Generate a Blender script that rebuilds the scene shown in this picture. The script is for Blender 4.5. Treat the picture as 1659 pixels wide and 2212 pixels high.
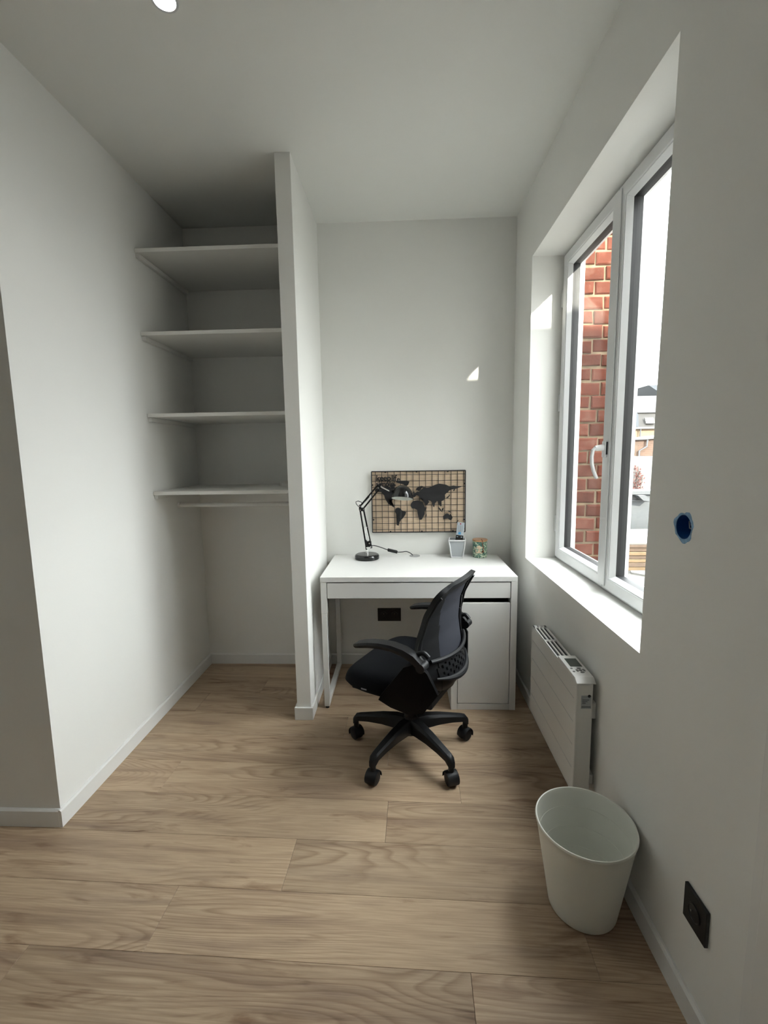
import bpy, bmesh, math, random
from mathutils import Vector, Matrix
random.seed(7)
D = bpy.data
for o in list(D.objects): D.objects.remove(o)
scene = bpy.context.scene
col = scene.collection

# ------------------------------------------------------------------ camera
IMG_W, IMG_H, FPX = 1659, 2212, 980.0
CAM = Vector((0.4473, -2.3522, 1.3954))
PITCH, YAW, ROLL = map(math.radians, (-7.159, 2.3703, -0.9029))
fw = Vector((-math.sin(YAW)*math.cos(PITCH), math.cos(YAW)*math.cos(PITCH), math.sin(PITCH)))
rt = Vector((math.cos(YAW), math.sin(YAW), 0)); up = rt.cross(fw)
rt2 = math.cos(ROLL)*rt + math.sin(ROLL)*up; up2 = -math.sin(ROLL)*rt + math.cos(ROLL)*up
cam = D.cameras.new('camera'); cam.sensor_fit = 'VERTICAL'; cam.sensor_height = 36.0
cam.lens = 36.0*FPX/IMG_H; cam.clip_start = .02; cam.clip_end = 300
co = D.objects.new('camera', cam); col.objects.link(co)
m = Matrix((rt2, up2, -fw)).transposed().to_4x4(); m.translation = CAM
co.matrix_world = m; scene.camera = co

# ------------------------------------------------------------------ world, sun, exposure
w = D.worlds.new('sky'); scene.world = w; w.use_nodes = True
bg = w.node_tree.nodes['Background']; bg.inputs[1].default_value = 9.8
# overcast sky: luminance rises evenly from horizon to zenith, (1 + 2 sin h) / 3
_n = w.node_tree.nodes; _l = w.node_tree.links
_tc = _n.new('ShaderNodeTexCoord'); _sx = _n.new('ShaderNodeSeparateXYZ'); _l.new(_tc.outputs['Generated'], _sx.inputs[0])
_cl = _n.new('ShaderNodeClamp'); _l.new(_sx.outputs['Z'], _cl.inputs[0])
_rp = _n.new('ShaderNodeMix'); _rp.data_type = 'RGBA'; _rp.clamp_factor = True
_rp.inputs['A'].default_value = (.66, .665, .67, 1); _rp.inputs['B'].default_value = (1.94, 1.99, 2.04, 1)
_l.new(_cl.outputs[0], _rp.inputs['Factor']); _l.new(_rp.outputs['Result'], bg.inputs[0])
sun = D.lights.new('sun', 'SUN'); sun.energy = 15; sun.angle = .018; sun.color = (1, .93, .80)
so = D.objects.new('sun', sun); col.objects.link(so)
so.rotation_euler = Vector((-.65, 1, -.61)).to_track_quat('-Z', 'Y').to_euler()
so.location = (6, -8, 8)
vs = scene.view_settings
vs.view_transform = 'Standard'; vs.look = 'None'; vs.gamma = 1; vs.use_curve_mapping = False; vs.exposure = 0.34
DL_W = 3.6                                        # each downlight, the visible and the added one, watts

# ------------------------------------------------------------------ materials
def srgb(r, g, b):
    f = lambda c: (c/255/12.92) if c/255 <= .04045 else ((c/255+.055)/1.055)**2.4
    return (f(r), f(g), f(b))
def mat(name, c, rough=.5, metal=0, var=.04, nscale=6, bump=0, bscale=200, spec=.5, emis=None, estr=0, trans=0):
    """principled with a little procedural colour noise and optional fine relief"""
    M = D.materials.new(name); M.use_nodes = True
    nt = M.node_tree; N = nt.nodes; L = nt.links; p = N['Principled BSDF']
    p.inputs['Roughness'].default_value = rough; p.inputs['Metallic'].default_value = metal
    p.inputs['Specular IOR Level'].default_value = spec
    if trans: p.inputs['Transmission Weight'].default_value = trans
    tc = N.new('ShaderNodeTexCoord')
    if var:
        n = N.new('ShaderNodeTexNoise'); n.inputs['Scale'].default_value = nscale; n.inputs['Detail'].default_value = 4
        L.new(tc.outputs['Object'], n.inputs['Vector'])
        r = N.new('ShaderNodeValToRGB'); r.color_ramp.elements[0].position = .3; r.color_ramp.elements[1].position = .7
        r.color_ramp.elements[0].color = (*[x*(1-var) for x in c], 1); r.color_ramp.elements[1].color = (*[min(1, x*(1+var)) for x in c], 1)
        L.new(n.outputs['Fac'], r.inputs['Fac']); L.new(r.outputs['Color'], p.inputs['Base Color'])
    else: p.inputs['Base Color'].default_value = (*c, 1)
    if bump:
        b = N.new('ShaderNodeBump'); b.inputs['Strength'].default_value = bump; b.inputs['Distance'].default_value = .002
        n2 = N.new('ShaderNodeTexNoise'); n2.inputs['Scale'].default_value = bscale; n2.inputs['Detail'].default_value = 3
        L.new(tc.outputs['Object'], n2.inputs['Vector']); L.new(n2.outputs['Fac'], b.inputs['Height']); L.new(b.outputs['Normal'], p.inputs['Normal'])
    if emis:
        p.inputs['Emission Color'].default_value = (*emis, 1); p.inputs['Emission Strength'].default_value = estr
    return M
M = {}
M['wall'] = mat('wall_paint', (.843, .843, .812), .75, var=.012, nscale=1.5, bump=.12, bscale=90, spec=.3)
M['ceiling'] = mat('ceiling_paint', (.84, .845, .81), .85, var=.012, nscale=1.2, bump=.08, bscale=80, spec=.2)
M['skirting'] = mat('skirting_paint', (.80, .80, .78), .4, var=.01)
M['shelf'] = mat('shelf_paint', (.74, .735, .70), .45, var=.02)
M['pvc'] = mat('white_pvc', (.69, .70, .705), .3, var=.01)
M['desk'] = mat('desk_white', (.80, .795, .775), .28, var=.008)
M['metalwhite'] = mat('white_lacquered_metal', (.74, .735, .71), .35, var=.01)
M['heater'] = mat('heater_white', (.74, .735, .70), .4, var=.01)
M['dark'] = mat('dark_void', (.012, .012, .012), .7, var=0)
M['gasket'] = mat('black_gasket', (.006, .006, .007), .6, var=.05)
M['blackplastic'] = mat('black_plastic', (.0062, .0068, .0082), .5, var=.08, bump=.05, bscale=400, spec=.32)
M['blackmatte'] = mat('black_matte_plastic', (.0035, .0038, .0045), .7, var=.1, spec=.12)
M['blackgloss'] = mat('black_gloss_lacquer', (.008, .008, .009), .12, var=0)
M['fabric'] = mat('black_fabric', (.0052, .006, .0078), .9, var=.15, nscale=300, bump=.3, bscale=900, spec=.15)
M['meshfab'] = mat('slate_mesh_fabric', (.019, .021, .029), .8, var=.1, nscale=500, bump=.3, bscale=1200, spec=.25)
M['chrome'] = mat('chrome', (.8, .8, .8), .12, 1, var=0)
M['outlet'] = mat('black_outlet', (.010, .010, .012), .3, var=0)
M['basket'] = mat('basket_plastic', (.80, .81, .745), .4, var=.015)
M['whitein'] = mat('white_enamel', (.72, .74, .70), .4, var=0)
M['mapink'] = mat('black_sheet_metal', (.012, .012, .014), .5, var=0)
M['paper'] = mat('white_paper', (.78, .77, .74), .8, var=.03)
M['bluebox'] = mat('blue_plastic', (.015, .10, .34), .4, var=.05)
M['bluewash'] = mat('torn_blue_rim', (.20, .36, .55), .7, var=.25, nscale=90)
M['redwire'] = mat('red_wire', (.35, .02, .02), .4, var=0)
M['greywire'] = mat('grey_wire', (.4, .42, .45), .4, var=0)
M['lcd'] = mat('grey_display', (.055, .065, .055), .2, var=0)
M['greybtn'] = mat('grey_buttons', (.16, .16, .155), .5, var=0)
M['sticker'] = mat('grey_sticker', (.40, .42, .43), .5, var=.1, nscale=60)
M['stickerink'] = mat('sticker_ink', (.14, .15, .16), .6, var=0)
M['silver'] = mat('remote_silver', (.50, .56, .62), .35, .0, var=.03)
M['redbtn'] = mat('red_button', (.42, .06, .08), .5, var=0)
M['bluebtn'] = mat('blue_button', (.10, .36, .66), .5, var=0)
M['tanlid'] = mat('copper_lid', (.50, .27, .14), .4, .15, var=.1, nscale=40)
M['leather'] = mat('brown_leather_cord', (.22, .085, .04), .7, var=.1)
M['grommet'] = mat('grey_grommet', (.36, .36, .36), .4, var=.02)
M['foam'] = mat('yellow_foam', (.30, .23, .12), .9, var=.15, nscale=40)
M['zinc'] = mat('zinc_sheet', (.040, .045, .049), .5, .0, var=.12, nscale=3)
M['zinclight'] = mat('zinc_flashing', (.05, .054, .058), .4, .0, var=.06)
M['whiterender'] = mat('white_render', (.10, .098, .093), .9, var=.08, nscale=5)
M['deck'] = mat('roof_felt', (.052, .049, .045), .9, var=.22, nscale=4)
M['lumber'] = mat('pine_board', (.085, .055, .026), .8, var=.35, nscale=7)
M['lumber2'] = mat('weathered_board', (.052, .033, .021), .85, var=.35, nscale=7)
M['plankwhite'] = mat('pale_panel', (.085, .083, .078), .7, var=.06)
M['slate'] = mat('slate_roof', (.0145, .013, .0115), .8, var=.3, nscale=9)
M['slateblue'] = mat('blue_slate_roof', (.028, .035, .044), .7, var=.12, nscale=6)
M['vine'] = mat('russet_leaves', (.045, .011, .008), .8, var=.4, nscale=20)
M['vinestem'] = mat('vine_stem', (.035, .022, .016), .9, var=.2)
M['palerender'] = mat('pale_render', (.38, .37, .345), .9, var=.06, nscale=3)  # pale so the added wing bounces light to jamb and back wall
M['ground'] = mat('street_ground', (.10, .097, .09), .9, var=.15, nscale=1)
M['seatlabel'] = mat('woven_label', (.22, .22, .23), .8, var=0)

def brickmat(name, c1, c2, mortar, scale):
    X = D.materials.new(name); X.use_nodes = True; nt = X.node_tree; N = nt.nodes; L = nt.links; p = N['Principled BSDF']
    p.inputs['Roughness'].default_value = .9
    tc = N.new('ShaderNodeTexCoord'); mp = N.new('ShaderNodeMapping'); mp.inputs['Rotation'].default_value = (math.pi/2, 0, 0)
    b = N.new('ShaderNodeTexBrick'); b.inputs['Color1'].default_value = (*c1, 1); b.inputs['Color2'].default_value = (*c2, 1); b.inputs['Mortar'].default_value = (*mortar, 1)
    b.inputs['Scale'].default_value = scale; b.inputs['Mortar Size'].default_value = .012
    L.new(tc.outputs['Object'], mp.inputs['Vector']); L.new(mp.outputs[0], b.inputs['Vector']); L.new(b.outputs['Color'], p.inputs['Base Color'])
    return X
M['yellowbrick'] = brickmat('yellow_brick', (.15, .105, .06), (.125, .085, .05), (.17, .145, .11), 5)
M['brownbrick'] = brickmat('brown_brick', (.075, .042, .027), (.060, .035, .024), (.10, .077, .06), 5)

def bricktone(name, base):
    """old handmade brick: red with pale lime smears, object random tone"""
    X = D.materials.new(name); X.use_nodes = True; nt = X.node_tree; N = nt.nodes; L = nt.links; p = N['Principled BSDF']
    p.inputs['Roughness'].default_value = .92; p.inputs['Specular IOR Level'].default_value = .15
    tc = N.new('ShaderNodeTexCoord'); oi = N.new('ShaderNodeObjectInfo')
    add = N.new('ShaderNodeVectorMath'); add.operation = 'ADD'
    sc = N.new('ShaderNodeVectorMath'); sc.operation = 'SCALE'; sc.inputs[0].default_value = (7.3, 3.1, 5.7)
    L.new(oi.outputs['Random'], sc.inputs['Scale']); L.new(tc.outputs['Object'], add.inputs[0]); L.new(sc.outputs[0], add.inputs[1])
    n = N.new('ShaderNodeTexNoise'); n.inputs['Scale'].default_value = 16; n.inputs['Detail'].default_value = 7; n.inputs['Roughness'].default_value = .7
    L.new(add.outputs[0], n.inputs['Vector'])
    r = N.new('ShaderNodeValToRGB'); e = r.color_ramp.elements
    e[0].position = .36; e[0].color = (*[x*.75 for x in base], 1); e[1].position = .52; e[1].color = (*base, 1)
    e2 = r.color_ramp.elements.new(.66); e2.color = (base[0]*1.25, base[1]*1.9, base[2]*2.2, 1)
    L.new(n.outputs['Fac'], r.inputs['Fac'])
    hs = N.new('ShaderNodeHueSaturation'); mr = N.new('ShaderNodeMapRange'); mr.inputs['To Min'].default_value = .75; mr.inputs['To Max'].default_value = 1.2
    L.new(oi.outputs['Random'], mr.inputs['Value']); L.new(mr.outputs[0], hs.inputs['Value']); L.new(r.outputs['Color'], hs.inputs['Color'])
    L.new(hs.outputs[0], p.inputs['Base Color'])
    b = N.new('ShaderNodeBump'); b.inputs['Strength'].default_value = .6; b.inputs['Distance'].default_value = .004
    L.new(n.outputs['Fac'], b.inputs['Height']); L.new(b.outputs['Normal'], p.inputs['Normal'])
    return X
M['brick'] = bricktone('old_red_brick', (.088, .026, .0155))
M['mortar'] = mat('lime_mortar', (.155, .112, .068), .95, var=.25, nscale=30, bump=.5, bscale=120)

def woodfloor():
    X = D.materials.new('oak_laminate'); X.use_nodes = True; nt = X.node_tree; N = nt.nodes; L = nt.links; p = N['Principled BSDF']
    tc = N.new('ShaderNodeTexCoord'); oi = N.new('ShaderNodeObjectInfo')
    sc = N.new('ShaderNodeVectorMath'); sc.operation = 'SCALE'; sc.inputs[0].default_value = (31, 17, 9)
    add = N.new('ShaderNodeVectorMath'); L.new(oi.outputs['Random'], sc.inputs['Scale']); L.new(tc.outputs['Object'], add.inputs[0]); L.new(sc.outputs[0], add.inputs[1])
    def mapn(s):
        q = N.new('ShaderNodeMapping'); q.inputs['Scale'].default_value = s; L.new(add.outputs[0], q.inputs['Vector']); return q
    def noise(s, scale, det, dist=0, rough=.55):
        n = N.new('ShaderNodeTexNoise'); n.inputs['Scale'].default_value = scale; n.inputs['Detail'].default_value = det
        n.inputs['Distortion'].default_value = dist; n.inputs['Roughness'].default_value = rough
        L.new(mapn(s).outputs[0], n.inputs['Vector']); return n
    def ramp(src, stops):
        r = N.new('ShaderNodeValToRGB'); e = r.color_ramp.elements
        e[0].position, e[0].color = stops[0][0], (*stops[0][1], 1); e[1].position, e[1].color = stops[-1][0], (*stops[-1][1], 1)
        for ps, c in stops[1:-1]: k = e.new(ps); k.color = (*c, 1)
        L.new(src, r.inputs['Fac']); return r
    def mix(fac, a, b, mode='MIX'):
        x = N.new('ShaderNodeMix'); x.data_type = 'RGBA'; x.blend_type = mode
        if isinstance(fac, float): x.inputs['Factor'].default_value = fac
        else: L.new(fac, x.inputs['Factor'])
        L.new(a, x.inputs['A']); L.new(b, x.inputs['B']); return x.outputs['Result']
    # broad tone streaks along the board
    a = noise((.9, 9.0, 1), 1.5, 6, .5)
    base = ramp(a.outputs['Fac'], [(.28, (.295, .210, .150)), (.45, (.445, .330, .225)), (.57, (.510, .388, .266)), (.74, (.365, .268, .190))])
    # cathedral rings: contour lines of a stretched noise field
    f = noise((.55, 4.0, 1), 1.0, 2, .25, .4)
    ml = N.new('ShaderNodeMath'); ml.operation = 'MULTIPLY'; ml.inputs[1].default_value = 44; L.new(f.outputs['Fac'], ml.inputs[0])
    fr = N.new('ShaderNodeMath'); fr.operation = 'FRACT'; L.new(ml.outputs[0], fr.inputs[0])
    rings = ramp(fr.outputs[0], [(0, (1, 1, 1)), (.45, (.96, .95, .95)), (.82, (.70, .65, .62)), (1, (1, 1, 1))])
    msk = noise((.9, 2.2, 1), 1.3, 2)
    mk = ramp(msk.outputs['Fac'], [(.42, (0, 0, 0)), (.60, (.95, .95, .95))])
    mkbw = N.new('ShaderNodeRGBToBW'); L.new(mk.outputs[0], mkbw.inputs[0])
    wht = N.new('ShaderNodeRGB'); wht.outputs[0].default_value = (.97, .96, .95, 1)
    rm = mix(mkbw.outputs[0], wht.outputs[0], rings.outputs[0])
    c1 = mix(1.0, base.outputs[0], rm, 'MULTIPLY')
    # fine pores
    g = noise((4, 150, 1), 1.6, 4, 0, .6)
    gr = ramp(g.outputs['Fac'], [(.32, (.82, .80, .78)), (.6, (1.04, 1.03, 1.02))])
    c2 = mix(1.0, c1, gr.outputs[0], 'MULTIPLY')
    # dark knots and smudges
    k = noise((2.0, 13, 1), 1.7, 4, .8)
    kr = ramp(k.outputs['Fac'], [(.58, (1, 1, 1)), (.74, (.56, .48, .44))])
    c3 = mix(1.0, c2, kr.outputs[0], 'MULTIPLY')
    # per board tone
    hs = N.new('ShaderNodeHueSaturation'); mr = N.new('ShaderNodeMapRange'); mr.inputs['To Min'].default_value = .86; mr.inputs['To Max'].default_value = 1.10
    L.new(oi.outputs['Random'], mr.inputs['Value']); L.new(mr.outputs[0], hs.inputs['Value']); L.new(c3, hs.inputs['Color'])
    L.new(hs.outputs[0], p.inputs['Base Color'])
    p.inputs['Roughness'].default_value = .42; p.inputs['Specular IOR Level'].default_value = .35
    b = N.new('ShaderNodeBump'); b.inputs['Strength'].default_value = .12; b.inputs['Distance'].default_value = .001
    L.new(g.outputs['Fac'], b.inputs['Height']); L.new(b.outputs['Normal'], p.inputs['Normal'])
    return X
M['floor'] = woodfloor()
M['joint'] = mat('floor_joint_core', (.10, .07, .045), .8, var=0)

def mapwood():
    X = mat('pale_ply_board', (.50, .365, .245), .7, var=0); nt = X.node_tree; N = nt.nodes; L = nt.links; p = N['Principled BSDF']
    tc = N.new('ShaderNodeTexCoord'); mp = N.new('ShaderNodeMapping'); mp.inputs['Scale'].default_value = (5, 1, 90); L.new(tc.outputs['Object'], mp.inputs[0])
    n = N.new('ShaderNodeTexNoise'); n.inputs['Scale'].default_value = 2; n.inputs['Detail'].default_value = 5; L.new(mp.outputs[0], n.inputs['Vector'])
    r = N.new('ShaderNodeValToRGB'); e = r.color_ramp.elements; e[0].position = .35; e[0].color = (.56, .42, .29, 1); e[1].position = .6; e[1].color = (.70, .55, .40, 1)
    L.new(n.outputs['Fac'], r.inputs[0]); L.new(r.outputs[0], p.inputs['Base Color']); return X
M['mapwood'] = mapwood()

def floralmat():
    X = mat('floral_paper', (.2, .3, .2), .35, var=0); nt = X.node_tree; N = nt.nodes; L = nt.links; p = N['Principled BSDF']
    tc = N.new('ShaderNodeTexCoord')
    n = N.new('ShaderNodeTexNoise'); n.inputs['Scale'].default_value = 60; n.inputs['Detail'].default_value = 2; n.inputs['Distortion'].default_value = 1.6; L.new(tc.outputs['Object'], n.inputs['Vector'])
    r = N.new('ShaderNodeValToRGB'); e = r.color_ramp.elements; r.color_ramp.interpolation = 'LINEAR'
    e[0].position = .44; e[0].color = (.055, .15, .12, 1); e[1].position = .57; e[1].color = (.55, .62, .47, 1)
    k = e.new(.50); k.color = (.14, .27, .19, 1)
    L.new(n.outputs['Fac'], r.inputs[0]); L.new(r.outputs[0], p.inputs['Base Color']); return X
M['floral'] = floralmat()
M['cream'] = mat('cream_flower', (.66, .52, .36), .5, var=.25, nscale=70)

def glassmat(name, tint=(.97, .985, .975), rough=0.0):
    X = D.materials.new(name); X.use_nodes = True; nt = X.node_tree; N = nt.nodes; L = nt.links
    N.remove(N['Principled BSDF']); out = N['Material Output']
    t = N.new('ShaderNodeBsdfTransparent'); t.inputs[0].default_value = (*tint, 1)
    g = N.new('ShaderNodeBsdfGlossy'); g.inputs['Roughness'].default_value = rough
    lw = N.new('ShaderNodeLayerWeight'); lw.inputs['Blend'].default_value = .5      # Schlick reflectance, same from both sides
    pw = N.new('ShaderNodeMath'); pw.operation = 'POWER'; pw.inputs[1].default_value = 5; L.new(lw.outputs['Facing'], pw.inputs[0])
    f = N.new('ShaderNodeMath'); f.operation = 'MULTIPLY_ADD'; f.inputs[1].default_value = .28; f.inputs[2].default_value = .014; L.new(pw.outputs[0], f.inputs[0])
    x = N.new('ShaderNodeMixShader'); L.new(f.outputs[0], x.inputs[0]); L.new(t.outputs[0], x.inputs[1]); L.new(g.outputs[0], x.inputs[2]); L.new(x.outputs[0], out.inputs[0])
    return X
M['glass'] = glassmat('window_glass')
def frosted():
    X = D.materials.new('frosted_plastic'); X.use_nodes = True; nt = X.node_tree; N = nt.nodes; L = nt.links
    N.remove(N['Principled BSDF']); out = N['Material Output']
    t = N.new('ShaderNodeBsdfTransparent'); t.inputs[0].default_value = (.85, .87, .88, 1)
    d = N.new('ShaderNodeBsdfDiffuse'); d.inputs[0].default_value = (.55, .58, .60, 1)
    x = N.new('ShaderNodeMixShader'); x.inputs[0].default_value = .62; L.new(t.outputs[0], x.inputs[1]); L.new(d.outputs[0], x.inputs[2]); L.new(x.outputs[0], out.inputs[0])
    return X
M['frost'] = frosted()
M['ledlens'] = mat('led_lens', (.9, .9, .9), .4, var=0, emis=(.95, .98, 1.0), estr=30)

# ------------------------------------------------------------------ mesh helpers
class MB:
    def __init__(s): s.v = []; s.f = []
    def add(s, vs, fs):
        b = len(s.v); s.v += [tuple(x) for x in vs]; s.f += [tuple(b+i for i in f) for f in fs]; return s
    def box(s, x0, x1, y0, y1, z0, z1):
        return s.add([(x0,y0,z0),(x1,y0,z0),(x1,y1,z0),(x0,y1,z0),(x0,y0,z1),(x1,y0,z1),(x1,y1,z1),(x0,y1,z1)],
                     [(0,3,2,1),(4,5,6,7),(0,1,5,4),(1,2,6,5),(2,3,7,6),(3,0,4,7)])
    def prism(s, poly, axis, a, b):
        """2-D polygon extruded along an axis; poly coordinates are the two other axes in xyz order"""
        def P(u, v, t): return {'x': (t,u,v), 'y': (u,t,v), 'z': (u,v,t)}[axis]
        n = len(poly)
        return s.add([P(u,v,a) for u,v in poly]+[P(u,v,b) for u,v in poly],
                     [tuple(range(n-1,-1,-1)), tuple(range(n,2*n))]+[(i,(i+1)%n,n+(i+1)%n,n+i) for i in range(n)])
    def tube(s, pts, r, n=8, closed=False):
        pts = [Vector(p) for p in pts]; R = r if isinstance(r, (list, tuple)) else [r]*len(pts)
        rings = []; prev = None
        for i, p in enumerate(pts):
            if closed: d = pts[(i+1) % len(pts)]-pts[i-1]
            else: d = pts[min(i+1, len(pts)-1)]-pts[max(i-1, 0)]
            d.normalize()
            ref = prev if prev is not None else (Vector((0,0,1)) if abs(d.z) < .9 else Vector((1,0,0)))
            a = (ref-d*ref.dot(d)).normalized(); prev = a; b = d.cross(a)
            rings.append([p+(a*math.cos(2*math.pi*k/n)+b*math.sin(2*math.pi*k/n))*R[i] for k in range(n)])
        base = len(s.v)
        for rg in rings: s.v += [tuple(x) for x in rg]
        m = len(rings)
        for i in range(m if closed else m-1):
            j = (i+1) % m
            for k in range(n):
                s.f.append((base+i*n+k, base+i*n+(k+1)%n, base+j*n+(k+1)%n, base+j*n+k))
        if not closed:
            s.f.append(tuple(base+k for k in range(n-1,-1,-1))); s.f.append(tuple(base+(m-1)*n+k for k in range(n)))
        return s
    def lathe(s, prof, c=(0,0,0), n=32, T=None):
        """(r,z) profile about z; closed fans where r = 0"""
        base = len(s.v); idx = []
        for r, z in prof:
            if r < 1e-6: idx.append([len(s.v)]); pts = [(0,0,z)]
            else: idx.append(list(range(len(s.v), len(s.v)+n))); pts = [(r*math.cos(2*math.pi*k/n), r*math.sin(2*math.pi*k/n), z) for k in range(n)]
            for p in pts:
                p = Vector(p)
                if T is not None: p = T @ p
                s.v.append(tuple(p+Vector(c)))
        for A, B in zip(idx, idx[1:]):
            for k in range(n):
                if len(A) == 1 and len(B) == 1: continue
                if len(A) == 1: s.f.append((A[0], B[(k+1)%n], B[k]))
                elif len(B) == 1: s.f.append((A[k], A[(k+1)%n], B[0]))
                else: s.f.append((A[k], A[(k+1)%n], B[(k+1)%n], B[k]))
        return s
    def sweep(s, path, prof):
        """list of (centre, list of offset vectors) sections joined as a closed solid"""
        base = len(s.v); n = len(prof[0])
        for c, pr in zip(path, prof):
            for o in pr: s.v.append(tuple(Vector(c)+Vector(o)))
        m = len(path)
        for i in range(m-1):
            for k in range(n): s.f.append((base+i*n+k, base+i*n+(k+1)%n, base+(i+1)*n+(k+1)%n, base+(i+1)*n+k))
        s.f.append(tuple(base+k for k in range(n-1,-1,-1))); s.f.append(tuple(base+(m-1)*n+k for k in range(n)))
        return s
    def mesh(s, name, o=(0,0,0)):
        me = D.meshes.new(name); o = Vector(o)
        me.from_pydata([tuple(Vector(p)-o) for p in s.v], [], s.f); me.validate()
        bm = bmesh.new(); bm.from_mesh(me); bmesh.ops.recalc_face_normals(bm, faces=bm.faces); bm.to_mesh(me); bm.free()
        return me
    def build(s, name, material, parent=None, origin=None, smooth=False, bevel=0, seg=2, subd=0, label=None, ang=35):
        """link as one mesh object; vertices are given in the parent's frame (or the world's)"""
        o = D.objects.new(name, None) if False else None
        org = Vector(origin) if origin is not None else Vector((0,0,0))
        me = s.mesh(name, org); me.materials.append(material)
        ob = D.objects.new(name, me); col.objects.link(ob); ob.location = org
        if parent is not None: ob.parent = parent
        if smooth:
            for p in me.polygons: p.use_smooth = True
            if not subd:
                try: me.set_sharp_from_angle(angle=math.radians(ang))
                except Exception: pass
        if bevel:
            b = ob.modifiers.new('bevel', 'BEVEL'); b.width = bevel; b.segments = seg; b.limit_method = 'ANGLE'; b.angle_limit = math.radians(40)
        if subd:
            sd = ob.modifiers.new('subd', 'SUBSURF'); sd.levels = subd; sd.render_levels = subd
        if label: ob['label'] = label
        return ob
def tag(o, label=None, cat=None, group=None, kind=None):
    if label: o['label'] = label
    if cat: o['category'] = cat
    if group: o['group'] = group
    if kind: o['kind'] = kind
    return o
def thing(name, loc, label, cat, rotz=0, group=None, kind=None):
    e = D.objects.new(name, None); col.objects.link(e); e.location = loc; e.rotation_euler = (0, 0, rotz); e.empty_display_size = .05
    return tag(e, label, cat, group, kind)
def centre(s):
    xs, ys, zs = zip(*s.v); return ((min(xs)+max(xs))/2, (min(ys)+max(ys))/2, min(zs))
def struct(name, mb, material, label=None, cat=None, **k):
    o = mb.build(name, material, origin=centre(mb), **k); tag(o, label, cat, kind='structure'); return o

# ------------------------------------------------------------------ room numbers (metres)
XR, XL, XP, XP2, YB, YP, YL, HC = 1.144, -.878, -.0515, -.1264, .557, -.0994, -.817, 2.783
XFAR, YFRONT = -2.3, -3.6
T = .12
WY0, WY1, WZ0, WZ1 = -1.055, .215, .801, 2.421     # window opening on the right wall
XW = 1.42                                          # outer face of the right wall
XF = 1.300                                         # inner face of the window

# ------------------------------------------------------------------ walls, ceiling
struct('wall_back', MB().box(XL-T, XW, YB, YB+T, -.1, HC+.1), M['wall'], 'white painted back wall behind the desk and the alcove', 'wall')
struct('wall_left', MB().box(XL-T, XL, YL, YB, -.1, HC+.1), M['wall'], 'bright white left wall beside the shelves', 'wall')
struct('wall_left_front', MB().box(XFAR, XL-T, YL, YL+T, -.1, HC+.1), M['wall'], 'shaded grey-white wall at the left edge turning the corner', 'wall')
struct('wall_far_left', MB().box(XFAR-T, XFAR, YFRONT, YL+T, -.1, HC+.1), M['wall'], 'white wall on the far left out of view', 'wall')
struct('wall_front', MB().box(XFAR-T, XW, YFRONT-T, YFRONT, -.1, HC+.1), M['wall'], 'white wall behind the viewer', 'wall')
struct('wall_partition', MB().box(XP2, XP, YP, YB, 0, HC), M['wall'], 'narrow white partition wall between shelves and desk', 'wall', bevel=.002)
struct('ceiling', MB().box(XFAR-T, XW, YFRONT-T, YB+T, HC, HC+.1), M['ceiling'], 'white painted ceiling', 'ceiling')

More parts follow.
